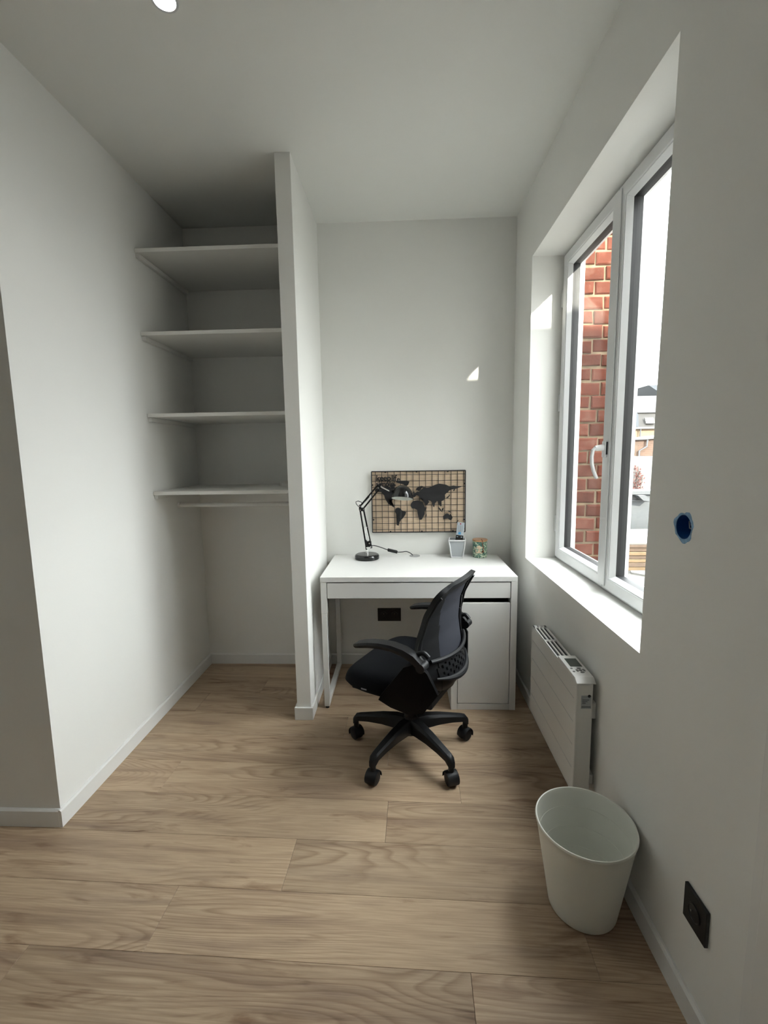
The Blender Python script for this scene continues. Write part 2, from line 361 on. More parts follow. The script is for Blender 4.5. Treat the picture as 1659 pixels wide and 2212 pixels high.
# right wall: slab with the window opening and a round hole for the open socket box
def right_wall():
    y0, y1, z0, z1 = YFRONT, YB, -.1, HC+.1
    skew = .012                                      # near jamb is slightly out of plumb
    op = [(WY0+skew, WZ0), (WY1, WZ0), (WY1, WZ1), (WY0-skew, WZ1)]
    out = [(y0, z0), (y1, z0), (y1, z1), (y0, z1)]
    HY, HZ, HR, n = -1.211, 1.2065, .034, 32
    # near block in four quads round a small square with the round hole
    a, b, c, d = HY-.06, HY+.06, HZ-.06, HZ+.06
    V = []; F = []
    def quad(pts, x, flip):
        i = len(V); V.extend([(x, p, q) for p, q in pts]); f = tuple(range(i, i+len(pts))); F.append(f if flip else f[::-1])
    for x, flip in ((XR, False), (XW, True)):
        quad([out[0], out[1], op[1], op[0]], x, flip); quad([out[1], out[2], op[2], op[1]], x, flip); quad([out[2], out[3], op[3], op[2]], x, flip)
        if x == XW: quad([out[3], out[0], op[0], op[3]], x, flip)
        else:
            quad([out[0], op[0], (b, c), (a, c)], x, flip); quad([op[0], op[3], (b, d), (b, c)], x, flip)
            quad([op[3], out[3], (a, d), (b, d)], x, flip); quad([out[3], out[0], (a, c), (a, d)], x, flip)
            sq = []
            for k in range(n):
                t = 2*math.pi*k/n; cs, sn = math.cos(t), math.sin(t); s = .06/max(abs(cs), abs(sn)); sq.append((HY+cs*s, HZ+sn*s))
            for k in range(n):
                t0, t1 = 2*math.pi*k/n, 2*math.pi*(k+1)/n
                j = .0015
                quad([(HY+HR*math.cos(t0), HZ+HR*math.sin(t0)), sq[k], sq[(k+1)%n], (HY+HR*math.cos(t1), HZ+HR*math.sin(t1))], x, flip)
    def side(p, q):
        i = len(V); V.extend([(XR, *p), (XR, *q), (XW, *q), (XW, *p)]); F.append((i, i+1, i+2, i+3))
    for k in range(4): side(op[k], op[(k+1)%4]); side(out[(k+1)%4], out[k])
    for k in range(n):
        t0, t1 = 2*math.pi*k/n, 2*math.pi*(k+1)/n; i = len(V)
        p, q = (HY+HR*math.cos(t0), HZ+HR*math.sin(t0)), (HY+HR*math.cos(t1), HZ+HR*math.sin(t1))
        V.extend([(XR, *p), (XR, *q), (XR+.06, *q), (XR+.06, *p)]); F.append((i, i+1, i+2, i+3))
    mb = MB(); mb.v = V; mb.f = F
    me = D.meshes.new('wall_right'); o = Vector((XR, -1.5, 0)); me.from_pydata([tuple(Vector(v)-o) for v in V], [], F)
    bm = bmesh.new(); bm.from_mesh(me); bmesh.ops.remove_doubles(bm, verts=bm.verts, dist=1e-4); bmesh.ops.recalc_face_normals(bm, faces=bm.faces); bm.to_mesh(me); bm.free()
    me.materials.append(M['wall']); ob = D.objects.new('wall_right', me); col.objects.link(ob); ob.location = o
    tag(ob, 'grey-white right wall holding the window', 'wall', kind='structure')
    return HY, HZ, HR
HY, HZ, HR = right_wall()

# skirting boards: top edge chamfered
BT, BH = .012, .070
def skirt(name, axis, a, b, face, sgn, label, a_m=0, b_m=0):
    p = [(face, 0), (face+sgn*BT, 0), (face+sgn*BT, BH-.006), (face+sgn*.006, BH), (face, BH)]
    mb = MB()
    if axis == 'y': mb.prism(p, 'y', a, b)
    else: mb.prism(p, 'x', a, b)
    return struct(name, mb, M['skirting'], label, 'baseboard')
skirt('baseboard_back', 'x', XL+.0005, XP2-BT, YB-.0003, -1, 'white baseboard along the back of the shelf alcove')
skirt('baseboard_desk', 'x', XP+BT, XR-BT, YB-.0003, -1, 'white baseboard on the back wall under the desk')
skirt('baseboard_left', 'y', YL-BT, YB-BT, XL+.0003, 1, 'white baseboard along the bright left wall')
skirt('baseboard_left_front', 'x', XFAR, XL+.0003, YL-.0003, -1, 'white baseboard on the shaded wall at the left edge')
skirt('baseboard_right', 'y', -1.518, YB-.0005, XR-.0003, -1, 'white baseboard along the right wall under the radiator')
mb = MB().box(XP2-BT, XP+BT, YP-BT, YP-.0005, 0, BH).box(XP2-BT, XP2-.0003, YP, YB-.001, 0, BH).box(XP+.0003, XP+BT, YP, YB-.001, 0, BH)
struct('baseboard_partition', mb, M['skirting'], 'white baseboard wrapping the foot of the partition wall', 'baseboard', bevel=.003)

# door on the right wall at the near edge of the picture
door = thing('door_1', (XR, -1.56, 0), 'white door casing on the right wall at the near edge', 'door', kind='structure')
MB().box(-.010, -.0003, .003, .040, 0, 2.12).box(-.010, -.0003, -.9, .003, 2.083, 2.12).build('casing', M['skirting'], door, bevel=.002)
MB().box(-.024, -.0003, -.055, .002, 0, 2.082).box(-.024, -.0003, -.86, -.055, 2.03, 2.082).build('door_frame', M['skirting'], door, bevel=.003)
lf = MB().box(-.016, -.0003, -.86, -.0565, .006, 2.028).build('door_leaf', M['skirting'], door, bevel=.002)
MB().tube([(-.017, -.12, 1.0), (-.06, -.12, 1.0), (-.065, -.13, 1.0), (-.065, -.24, 1.0)], .009, 10).build('door_handle', M['chrome'], lf, smooth=True)

# ------------------------------------------------------------------ floor: separate planks, laid 1.65 degrees off the back wall
floor = struct('floor', MB().box(XFAR-T, XW, YFRONT-T, YB+T, -.1, -.0095), M['joint'], 'brown oak plank floor', 'floor')
PA = -math.radians(1.66); ca, sa = math.cos(PA), math.sin(PA)
def clip(poly, n, d):
    out = []
    for i in range(len(poly)):
        p, q = poly[i], poly[(i+1)%len(poly)]; a = p[0]*n[0]+p[1]*n[1]-d; b = q[0]*n[0]+q[1]*n[1]-d
        if a <= 0: out.append(p)
        if (a < 0 < b) or (b < 0 < a): t = a/(a-b); out.append((p[0]+(q[0]-p[0])*t, p[1]+(q[1]-p[1])*t))
    return out
PW, PL = .2011, 1.268
S0 = .347*ca                                       # a seam, measured across the boards through x = 0
joints = {-1: .15, 0: -.42, 1: .55, 2: .147, 3: .38, 4: .69, 5: .396, 6: .072, 7: .998, 8: .655, 9: -.1}
nplank = 0
fl = floor.location
for r in range(-2, 21):
    t1 = S0-(r)*PW+PW; t0 = t1-PW
    j0 = joints.get(r-1, random.Random(r*13+5).uniform(0, PL))
    k0 = math.floor((-3.6-j0)/PL)
    for k in range(k0, k0+6):
        g = .0004
        p = [(j0+k*PL+g, t0+g), (j0+(k+1)*PL-g, t0+g), (j0+(k+1)*PL-g, t1-g), (j0+k*PL+g, t1-g)]
        cx, cy = j0+(k+.5)*PL, (t0+t1)/2
        # clip in room axes
        wp = [(x*ca-y*sa, x*sa+y*ca) for x, y in p]
        for n_, d_ in (((1,0), XR-.0), ((-1,0), -(XFAR-.0)), ((0,1), YB), ((0,-1), -YFRONT)): wp = clip(wp, n_, d_) if wp else wp
        if len(wp) < 3: continue
        lp = [(x*ca+y*sa-cx, -x*sa+y*ca-cy) for x, y in wp]
        ar = abs(sum(lp[i][0]*lp[(i+1)%len(lp)][1]-lp[(i+1)%len(lp)][0]*lp[i][1] for i in range(len(lp))))/2
        if ar < 3e-4: continue
        mx = sum(q[0] for q in lp)/len(lp); my = sum(q[1] for q in lp)/len(lp)
        n = len(lp); e = .0009
        ins = []
        for x, y in lp:                             # micro bevel: pull the top edge in by about a millimetre
            ins.append((x-math.copysign(e, x-mx), y-math.copysign(e, y-my)))
        mbp = MB(); mbp.add([(x, y, -.0094) for x, y in lp]+[(x, y, -.0006) for x, y in lp]+[(x, y, 0) for x, y in ins],
            [tuple(range(n-1,-1,-1)), tuple(range(2*n, 3*n))]+[(i,(i+1)%n,n+(i+1)%n,n+i) for i in range(n)]+[(n+i,n+(i+1)%n,2*n+(i+1)%n,2*n+i) for i in range(n)])
        ob = mbp.build('plank', M['floor'])
        ob.location = Vector((cx*ca-cy*sa, cx*sa+cy*ca, 0))-fl; ob.rotation_euler = (0, 0, PA); ob.parent = floor
        nplank += 1

# ------------------------------------------------------------------ window
win = thing('window_1', (XF, (WY0+WY1)/2, WZ0), 'white two-sash window with a curved handle in the right wall', 'window', kind='structure')
wo = Vector(win.location)
def W(mb, name, m_, parent, **k):                   # world-coordinate mesh under the window
    mb.v = [tuple(Vector(p)-wo) for p in mb.v]; return mb.build(name, m_, parent, **k)
def frame_rect(mb, x0, x1, ya, yb, za, zb, t):      # four mitred bars as one ring
    o = [(ya, za), (yb, za), (yb, zb), (ya, zb)]; i = [(ya+t, za+t), (yb-t, za+t), (yb-t, zb-t), (ya+t, zb-t)]
    v = [(x0, *p) for p in o]+[(x0, *p) for p in i]+[(x1, *p) for p in o]+[(x1, *p) for p in i]
    f = []
    for k in range(4):
        l = (k+1)%4
        f += [(k, l, 4+l, 4+k), (8+k, 12+k, 12+l, 8+l), (k, 8+k, 8+l, l), (4+k, 4+l, 12+l, 12+k)]
    return mb.add(v, f)
YM = -.418                                          # meeting line of the sashes
e_ = .003
W(frame_rect(MB(), XF+.016, XF+.10, WY0+e_, WY1-e_, WZ0+e_*.5, WZ1-e_, .045), 'frame', M['pvc'], win, bevel=.002)
def sash(ya, yb, name):
    za, zb = WZ0+.016, WZ1-.016
    t = .048
    s = W(frame_rect(MB(), XF, XF+.026, ya, yb, za, zb, t), 'sash', M['pvc'], win, bevel=.004, seg=3)
    # glazing bead: slightly sloped ring
    o = [(ya+t, za+t), (yb-t, za+t), (yb-t, zb-t), (ya+t, zb-t)]; q = .004
    i = [(ya+t+q, za+t+q), (yb-t-q, za+t+q), (yb-t-q, zb-t-q), (ya+t+q, zb-t-q)]
    def ring(x0, x1, o, i, d):
        i2 = [(y+(d if k in (0, 3) else -d), z+(d if k < 2 else -d)) for k, (y, z) in enumerate(i)]
        v = [(x0, *p) for p in o]+[(x0, *p) for p in i]+[(x1, *p) for p in o]+[(x1, *p) for p in i2]; f = []
        for k in range(4):
            l = (k+1)%4; f += [(k, l, 4+l, 4+k), (8+k, 12+k, 12+l, 8+l), (k, 8+k, 8+l, l), (4+k, 4+l, 12+l, 12+k)]
        return MB().add(v, f)
    W(ring(XF+.004, XF+.0265, o, i, .012), 'bead', M['pvc'], s)
    i3 = [(y+(.012 if k in (0, 3) else -.012), z+(.012 if k < 2 else -.012)) for k, (y, z) in enumerate(i)]
    W(ring(XF+.0266, XF+.062, o, i3, 0), 'gasket', M['gasket'], s)
    i4 = [(y+(-.003 if k in (0, 3) else .003), z+(-.003 if k < 2 else .003)) for k, (y, z) in enumerate(i3)]
    W(ring(XF+.0622, XF+.079, o, i4, -.003), 'outer_bead', M['pvc'], s)
    W(MB().box(XF+.034, XF+.038, ya+t+.004, yb-t-.004, za+t+.004, zb-t-.004), 'pane', M['glass'], s)
    return s
sl = sash(YM+.002, WY1-.028, 'left'); sr = sash(WY0+.028, YM-.002, 'right')
W(MB().box(XF-.006, XF-.0002, YM-.030, YM+.030, WZ0+.03, WZ1-.03), 'astragal', M['pvc'], win, bevel=.004, seg=3)
# handle: rosette, neck, curved lever
hz, hy = 1.405, YM+.006
h = W(MB().box(XF-.016, XF-.0062, hy-.016, hy+.016, hz-.034, hz+.034), 'handle', M['pvc'], win, bevel=.004, seg=3)
W(MB().tube([(XF-.015, hy, hz+.008), (XF-.05, hy, hz+.004)], [.013, .011], 14), 'neck', M['pvc'], h, smooth=True)
pth = [(XF-.048, hy, hz+.006), (XF-.058, hy, hz-.004), (XF-.062, hy, hz-.03), (XF-.060, hy, hz-.06), (XF-.052, hy, hz-.09), (XF-.038, hy, hz-.122)]
pr = []
for k, p in enumerate(pth):
    a = Vector(pth[min(k+1, 5)])-Vector(pth[max(k-1, 0)]); a.normalize(); nn = Vector((a.z, 0, -a.x)); hw, th = (.009, .0055)
    pr.append([Vector((0, hw, 0))+nn*th, Vector((0, -hw, 0))+nn*th, Vector((0, -hw, 0))-nn*th, Vector((0, hw, 0))-nn*th])
W(MB().sweep(pth, pr), 'lever', M['pvc'], h, bevel=.003, seg=2)
W(MB().box(XF-.012, XF-.006, hy-.019, hy-.0165, hz-.022, hz+.030), 'rosette_edge', M['gasket'], h)
for z in (WZ0+.20, WZ0+.86, WZ1-.22):               # hinge caps on the jamb side
    W(MB().tube([(XF+.006, WY1-.016, z-.045), (XF+.006, WY1-.016, z+.045)], .008, 10), 'hinge_cap', M['pvc'], win, smooth=True)

# ------------------------------------------------------------------ outside
G0 = -2.6
struct('ground', MB().box(XW, 60, -40, 60, G0-.1, G0), M['ground'], 'grey street ground far below the window', 'ground')
struct('roof_terrace', MB().box(XW, 7, -3, 2.6, .20, .35), M['deck'], 'grey felt roof terrace outside the window', 'roof')
# brick pier right beside the window, bricks laid one by one
px0, px1, py0, py1, pz0, pz1 = XW+.002, 1.645, .25, .70, .352, 3.05
pier = MB().box(px0, px1-.006, py0+.007, py1, pz0, pz1).build('brick_pier', M['mortar'], origin=(1.53, .47, pz0))
tag(pier, 'old red brick pier with pale mortar seen through the left pane', 'brick pier')
po = Vector(pier.location)
meshes = {}
rb = random.Random(3)
for r in range(36):
    z = pz0+.006+r*.075
    if z+.062 > pz1: break
    x = px0+.001
    seq = [(.118, .098), (.066, .150)][r % 2]
    if rb.random() < .3: seq = (seq[0]+rb.uniform(-.02, .02),)
    seq = list(seq); tot = px1-px0
    xs = [0]; acc = 0
    for L_ in seq:
        acc += L_
        if acc < tot-.03: xs.append(acc)
    xs.append(tot)
    for a, b in zip(xs, xs[1:]):
        a2, b2 = px0+a+(.005 if a else .001), px0+b-(.005 if b < tot else 0)
        dx = rb.uniform(-.003, .004); dz = rb.uniform(-.003, .003)
        hx, hzz = (b2-a2)/2, .0315
        key = (round(hx, 3))
        mbk = MB()
        # roughly worn brick face: bevelled box with jittered front corners
        v = []
        for sx, sz in ((-1,-1),(1,-1),(1,1),(-1,1)): v.append((sx*hx+rb.uniform(-.003,.002)*sx, .10, sz*hzz))
        for sx, sz in ((-1,-1),(1,-1),(1,1),(-1,1)): v.append((sx*hx+rb.uniform(-.003,.002), rb.uniform(.001,.004), sz*hzz+rb.uniform(-.003,.003)))
        for sx, sz in ((-1,-1),(1,-1),(1,1),(-1,1)): v.append((sx*(hx-.006), rb.uniform(-.003,.001), sz*(hzz-.006)))
        f = [(8,9,10,11)]+[(4+k,4+(k+1)%4,8+(k+1)%4,8+k) for k in range(4)]+[(k,(k+1)%4,4+(k+1)%4,4+k) for k in range(4)]+[(3,2,1,0)]
        bo = mbk.add(v, f).build('brick', M['brick'], pier)
        bo.location = Vector(((a2+b2)/2, py0+dx, z+.0315+dz))-po
fm = MB()
for k in range(26):                                  # blobs of foam where frame meets brick
    z = .86+k*.016+rb.uniform(-.006, .006); rr = rb.uniform(.006, .013)
    fm.lathe([(0, -rr), (rr*.7, -rr*.7), (rr, 0), (rr*.7, rr*.7), (0, rr)], (XW+rb.uniform(-.012, .004), .243, z), 8)
ff = fm.build('sealing_foam', M['foam'], origin=(XW, .243, .85), smooth=True); tag(ff, 'lumpy yellow sealing foam between window frame and brick', 'foam', kind='stuff')
# stacked boards on the terrace
yb_, zz = 1.62, .3505
names_ = ['bottom', 'second', 'third', 'fourth', 'fifth', 'sixth', 'topmost']
for k, nm in enumerate(names_):
    hgt = (.034, .040, .030, .034, .030, .036, .028)[k]
    lab = {'bottom': 'pine board lowest in the lumber stack on the terrace', 'topmost': 'brown board topmost in the lumber stack on the terrace'}.get(nm, '%s board from the bottom of the lumber stack' % nm)
    d = rb.uniform(-.02, .02)
    o = MB().box(1.95+d, 4.1+d, yb_+rb.uniform(0, .025), yb_+.42, zz, zz+hgt-.003).build('lumber_board', M['lumber2'] if k in (1, 3, 5, 6) else M['lumber'], origin=(3, yb_+.2, zz), bevel=.003)
    tag(o, lab, 'board', 'boards stacked on the terrace'); zz += hgt
o = MB().box(2.0, 4.2, yb_+.02, yb_+.75, zz, zz+.014).build('cover_sheet', M['plankwhite'], origin=(3, yb_+.3, zz)); tag(o, 'pale sheet lying on top of the lumber stack', 'sheet')
o = MB().prism([(2.42, 1.58), (2.40, 1.52), (2.72, 1.15), (4.0, 1.15), (4.0, 1.58)], 'z', .3505, .366).build('floor_sheet', M['plankwhite'], origin=(3, 1.4, .3505)); tag(o, 'pale sheet lying on the terrace in front of the lumber', 'sheet')
# zinc clad wall with a flashing cap and a spout
zw = thing('zinc_wall', (3.3, 2.62, .35), 'grey zinc-clad low wall behind the lumber stack', 'wall')
zo = Vector(zw.location)
def Z(mb, name, m_, **k): mb.v = [tuple(Vector(p)-zo) for p in mb.v]; return mb.build(name, m_, zw, **k)
Z(MB().box(1.5, 6, 2.62, 2.75, .3505, .93), 'cladding', M['zinc'])
Z(MB().box(1.5, 6, 2.585, 2.80, .932, .975), 'cap_flashing', M['zinclight'], bevel=.004)
Z(MB().box(1.5, 6, 2.606, 2.6195, .862, .872), 'fold', M['zinclight'])
Z(MB().prism([(2.93, .93), (2.99, .875), (3.07, .865), (3.07, .875), (3.01, .93)], 'y', 2.52, 2.61), 'spout', M['zinclight'])
# white rendered garden wall with a vine
gw = MB().box(1.6, 9, 5.0, 5.2, G0, 1.31).build('garden_wall', M['whiterender'], origin=(5, 5.1, G0)); tag(gw, 'white rendered garden wall beyond the zinc wall', 'wall')
vn = thing('climbing_vine', (4.05, 4.95, G0), 'russet climbing vine on the white garden wall', 'vine'); vo = Vector(vn.location)
st = MB(); lv = MB()
for k in range(9):
    x0 = 3.95+rb.uniform(-.1, .16); pts = []; x = x0; z = .2
    while z < rb.uniform(.95, 1.35): pts.append(Vector((x, 4.97+rb.uniform(-.02, .015), z))-vo); z += .08; x += rb.uniform(-.02, .035)
    if len(pts) > 2: st.tube(pts, .004, 5)
    for p in pts[5:]:
        for q in range(7):
            c = p+Vector((rb.uniform(-.06, .06), rb.uniform(-.03, .0), rb.uniform(-.05, .05))); s_ = rb.uniform(.010, .022); a = rb.uniform(0, 6.28)
            u = Vector((math.cos(a), rb.uniform(-.5, .5), math.sin(a)))*s_; vv = Vector((-math.sin(a), rb.uniform(-.5, .5), math.cos(a)))*s_*.7
            if rb.random() < (1.25-(p+vo).z)*1.3+.12: lv.add([c-u, c+vv, c+u, c-vv], [(0, 1, 2, 3)])
st.build('stem', M['vinestem'], vn); l_ = lv.build('leaves', M['vine'], vn); l_['kind'] = 'stuff'
# brown brick outbuilding
bh = thing('brick_outbuilding', (6.5, 9.0, G0), 'brown brick outbuilding with a white gutter beyond the garden wall', 'building'); bo_ = Vector(bh.location)
def B(mb, name, m_, par, o_, **k): mb.v = [tuple(Vector(p)-o_) for p in mb.v]; return mb.build(name, m_, par, **k)
B(MB().prism([(3.5, G0), (9.5, G0), (9.5, 1.95), (6.3, 1.66), (3.5, 1.62)], 'y', 9.0, 11.0), 'wall', M['brownbrick'], bh, bo_)
B(MB().prism([(3.5, 1.625), (6.3, 1.665), (9.5, 1.955), (9.5, 2.0), (6.3, 1.71), (3.5, 1.67)], 'y', 8.93, 11.05), 'coping', M['zinclight'], bh, bo_)
B(MB().tube([(6.36, 8.95, 1.66), (6.35, 8.95, 1.50), (6.18, 8.95, 1.40), (6.17, 8.95, G0+.02)], .022, 8), 'drainpipe', M['zinclight'], bh, bo_, smooth=True)
B(MB().box(5.98, 6.16, 8.985, 8.999, .9, 1.58), 'door_panel', M['lumber2'], bh, bo_)
# yellow brick house with mansard roof
ho = thing('townhouse', (9.3, 15, G0), 'yellow brick townhouse with a brown mansard roof in the distance', 'building'); hv = Vector(ho.location)
B(MB().box(6, 14, 15.0, 19, G0, 2.22), 'wall', M['yellowbrick'], ho, hv)
B(MB().box(6, 14, 14.88, 14.999, 2.20, 2.27), 'gutter', M['zinclight'], ho, hv)
rf = B(MB().prism([(15.0, 2.225), (19, 2.225), (18.2, 3.3), (17.0, 3.62), (15.45, 2.83)], 'x', 6, 13.9), 'roof', M['slate'], ho, hv)
B(MB().box(6, 13.9, 15.38, 15.46, 2.82, 2.87), 'roof_edge', M['zinclight'], rf, hv)
wn = B(MB().prism([(15.10, 2.38), (15.04, 2.40), (15.17, 2.62), (15.23, 2.60)], 'x', 9.47, 9.78), 'roof_window', M['plankwhite'], rf, hv)
dm = B(MB().prism([(8.6, 2.28), (9.16, 2.28), (9.12, 2.72), (8.95, 2.95), (8.6, 3.02)], 'y', 14.95, 15.9), 'dormer', M['slateblue'], rf, hv)
B(MB().box(9.20, 9.225, 14.9, 14.95, G0+.02, 2.2), 'downpipe', M['zinclight'], ho, hv)
h2 = thing('blue_roof_house', (13.5, 20.5, G0), 'far house with a blue-grey slate roof behind the townhouse', 'building'); h2v = Vector(h2.location)
B(MB().box(12.0, 19, 20.5, 25, G0, 3.2), 'wall', M['yellowbrick'], h2, h2v)
B(MB().prism([(12.2, 4.50), (19, 4.50), (19, 3.2), (14.2, 3.2)], 'y', 20.3, 25), 'roof', M['slateblue'], h2, h2v)
# unseen wing, added to cut off the low sun below the window head
nb = thing('sun_blocker_wing', (3.0, -2.0, .352), 'added pale wing along the near side of the terrace, blocking low sun', 'building'); nv = Vector(nb.location)
B(MB().box(XW+.003, 4.4, -2.6, -1.60, .352, 3.09), 'wall', M['palerender'], nb, nv)
B(MB().box(XW+.003, 4.45, -2.65, -1.55, 3.091, 3.150), 'parapet', M['zinclight'], nb, nv)

# ------------------------------------------------------------------ alcove shelves and rail
for (z1, nm, gap) in ((2.436, 'topmost white shelf in the alcove, nearest the ceiling', 0), (2.037, 'second white alcove shelf from the top', 0), (1.628, 'third white alcove shelf from the top', 0), (1.221, 'lowest white alcove shelf, right above the hanging rail', 0)):
    s = thing('alcove_shelf', ((XL+XP2)/2, .28, z1-.019), nm, 'shelf', group='white shelves in the alcove'); so_ = Vector(s.location)
    def S_(mb, name, **k): mb.v = [tuple(Vector(p)-so_) for p in mb.v]; return mb.build(name, M['shelf'], s, **k)
    S_(MB().box(XL+.003, XP2-.002, .003, YB-.002, z1-.019, z1), 'board', bevel=.0015)
    S_(MB().box(XL+.0005, XL+.020, .014, YB-.012, z1-.041, z1-.0195), 'cleat', bevel=.002)
    S_(MB().box(XP2-.020, XP2-.0005, .014, YB-.012, z1-.041, z1-.0195), 'cleat', bevel=.002)
rd = thing('hanging_rail', ((XL+XP2)/2, .27, 1.12), 'white round hanging rail under the lowest alcove shelf', 'rail'); ro = Vector(rd.location)
def Rr(mb, name, m_, **k): mb.v = [tuple(Vector(p)-ro) for p in mb.v]; return mb.build(name, m_, rd, **k)
Rr(MB().tube([(XL+.004, .27, 1.12), (XP2-.004, .27, 1.12)], .0125, 16), 'rod', M['shelf'], smooth=True)
for a, b in ((XL+.0005, XL+.012), (XP2-.012, XP2-.0005)):
    Rr(MB().tube([(a, .27, 1.12), (b, .27, 1.12)], .017, 16), 'end_socket', M['metalwhite'], smooth=True)
cr = MB(); rc = random.Random(11)                     # crumpled scrap of paper
pts = [(-.240+rc.uniform(-.04, .05), .300+rc.uniform(-.03, .03), 1.2225+rc.uniform(.0, .030)) for k in range(22)]
bm = bmesh.new()
for p in pts: bm.verts.new(Vector(p)-Vector((-.240, .300, 1.2215)))
bm.verts.new((-.02, -.02, 0)); bm.verts.new((.03, -.02, 0)); bm.verts.new((0, .03, 0))
bmesh.ops.convex_hull(bm, input=bm.verts); me = D.meshes.new('paper_scrap'); bm.to_mesh(me); bm.free(); me.materials.append(M['paper'])
o = D.objects.new('paper_scrap', me); col.objects.link(o); o.location = (-.240, .300, 1.2215); tag(o, 'small crumpled white scrap on the lowest alcove shelf', 'paper')

# ------------------------------------------------------------------ ceiling downlight
def downlight(x, y, label):
    dl = thing('downlight', (x, y, HC), label, 'ceiling light', group='recessed ceiling lights')
    MB().lathe([(.031, -.001), (.033, -.004), (.040, -.004), (.042, -.0005), (.031, -.0005)], (0, 0, 0), 40).build('trim_ring', M['pvc'], dl, smooth=True)
    MB().lathe([(0, -.0022), (.0305, -.0022), (.0305, -.0006), (0, -.0006)], (0, 0, 0), 40).build('lens', M['ledlens'], dl)
    sl_ = D.lights.new('downlight_beam', 'SPOT'); sl_.energy = DL_W; sl_.spot_size = math.radians(120); sl_.spot_blend = .8; sl_.shadow_soft_size = .03; sl_.color = (1, .97, .92)
    lo = D.objects.new('downlight_beam', sl_); col.objects.link(lo); lo.location = (0, 0, -.012); lo.parent = dl
downlight(-.262, -.812, 'small round recessed ceiling light at the top edge, switched on')
downlight(-.262, -2.45, 'added fill light behind the viewer, built like the recessed ceiling light')  # unseen lamp, added to fill the near side of the room

# ------------------------------------------------------------------ sockets
def socket(name, loc, hw, hh, axis, gangs, label):
    t = thing(name, loc, label, 'power outlet')
    def bx(mb): return mb
    def pt(u, v, d): return (u, -d, v) if axis == 'y' else (-d, u, v)
    mb = MB(); vs = []
    def slab(u0, u1, v0, v1, d0, d1):
        a, b = pt(u0, v0, d0), pt(u1, v1, d1); return (min(a[0], b[0]), max(a[0], b[0]), min(a[1], b[1]), max(a[1], b[1]), min(a[2], b[2]), max(a[2], b[2]))
    MB().box(*slab(-hw, hw, -hh, hh, .0004, .009)).build('plate', M['outlet'], t, bevel=.0015)
    for gx in gangs:
        R = Matrix.Rotation(math.pi/2, 3, 'X') if axis == 'y' else Matrix.Rotation(-math.pi/2, 3, 'Y')
        c = pt(gx, 0, .0)
        w_ = MB().lathe([(.0225, .0092), (.0225, .0115), (.0195, .0115), (.0185, .0098), (0, .0098), (0, .0092)], c, 28, R).build('well', M['outlet'], t, smooth=True)
        MB().lathe([(.0024, .0099), (.0024, .018), (0, .0185)], pt(gx, .009, 0), 10, R).build('earth_pin', M['chrome'], w_, smooth=True)
    return t
socket('wall_outlet', (.3515, YB-.0001, .3435), .077, .0435, 'y', (-.0355, .0355), 'black double power outlet on the wall under the desk')
socket('wall_outlet', (XR-.0001, -1.366, .294), .041, .0455, 'x', (0,), 'black square power outlet low on the right wall by the basket')
# open round back box in the right wall
jb = thing('junction_box', (XR, HY, HZ), 'open blue round wiring box in the right wall beside the window', 'junction box')
Rx = Matrix.Rotation(math.pi/2, 3, 'Y')
MB().lathe([(.0325, .0), (.0325, .050), (0, .050), (0, .048), (.0300, .048), (.0300, .0), (.0325, .0)], (.0005, 0, 0), 28, Rx).build('box', M['bluebox'], jb, smooth=True)
rim = MB(); n = 40; v = []; f = []
for k in range(n):
    a = 2*math.pi*k/n; r2 = .0385+.0035*math.sin(3*a+1)+.0022*math.sin(7*a)+rb.uniform(-.001, .001)
    v += [(-.0006, .0305*math.cos(a), .0305*math.sin(a)), (-.0012, .034*math.cos(a), .034*math.sin(a)), (-.0002, r2*math.cos(a), r2*math.sin(a))]
for k in range(n):
    l = (k+1)%n; f += [(3*k, 3*l, 3*l+1, 3*k+1), (3*k+1, 3*l+1, 3*l+2, 3*k+2)]
rim.add(v, f).build('torn_rim', M['bluewash'], jb, smooth=True)
MB().tube([(.046, .008, .02), (.02, .012, .012), (.012, -.004, -.002), (.03, -.014, -.012)], .0016, 6).build('wire', M['greywire'], jb, smooth=True)
MB().tube([(.046, -.006, -.022), (.018, -.016, -.014), (.012, -.018, -.004), (.03, -.016, .008)], .0018, 6).build('wire', M['redwire'], jb, smooth=True)
MB().box(.016, .040, -.024, -.008, -.006, .014).build('connector', M['dark'], jb, bevel=.002)
MB().box(.012, .02, -.020, -.006, .004, .016).build('connector_cap', M['greywire'], jb, bevel=.002)

# ------------------------------------------------------------------ panel heater
hx0, hx1, hy0, hy1, hz0, hz1 = 1.060, 1.120, -.800, -.238, .150, .580
ht = thing('panel_heater', ((hx0+hx1)/2, (hy0+hy1)/2, hz0), 'white electric panel heater on the right wall under the window', 'heater'); hto = Vector(ht.location)
def Hh(mb, name, m_, par=None, **k): mb.v = [tuple(Vector(p)-hto) for p in mb.v]; return mb.build(name, m_, par or ht, **k)
bd = Hh(MB().box(hx0, hx1, hy0, hy1, hz0, hz1-.006), 'body', M['heater'], bevel=.004, seg=2)
for k in range(4):
    z = hz0+.09+k*.09
    Hh(MB().box(hx0-.0006, hx0+.0002, hy0+.02, hy1-.02, z, z+.0012), 'panel_groove', M['sticker'], bd)
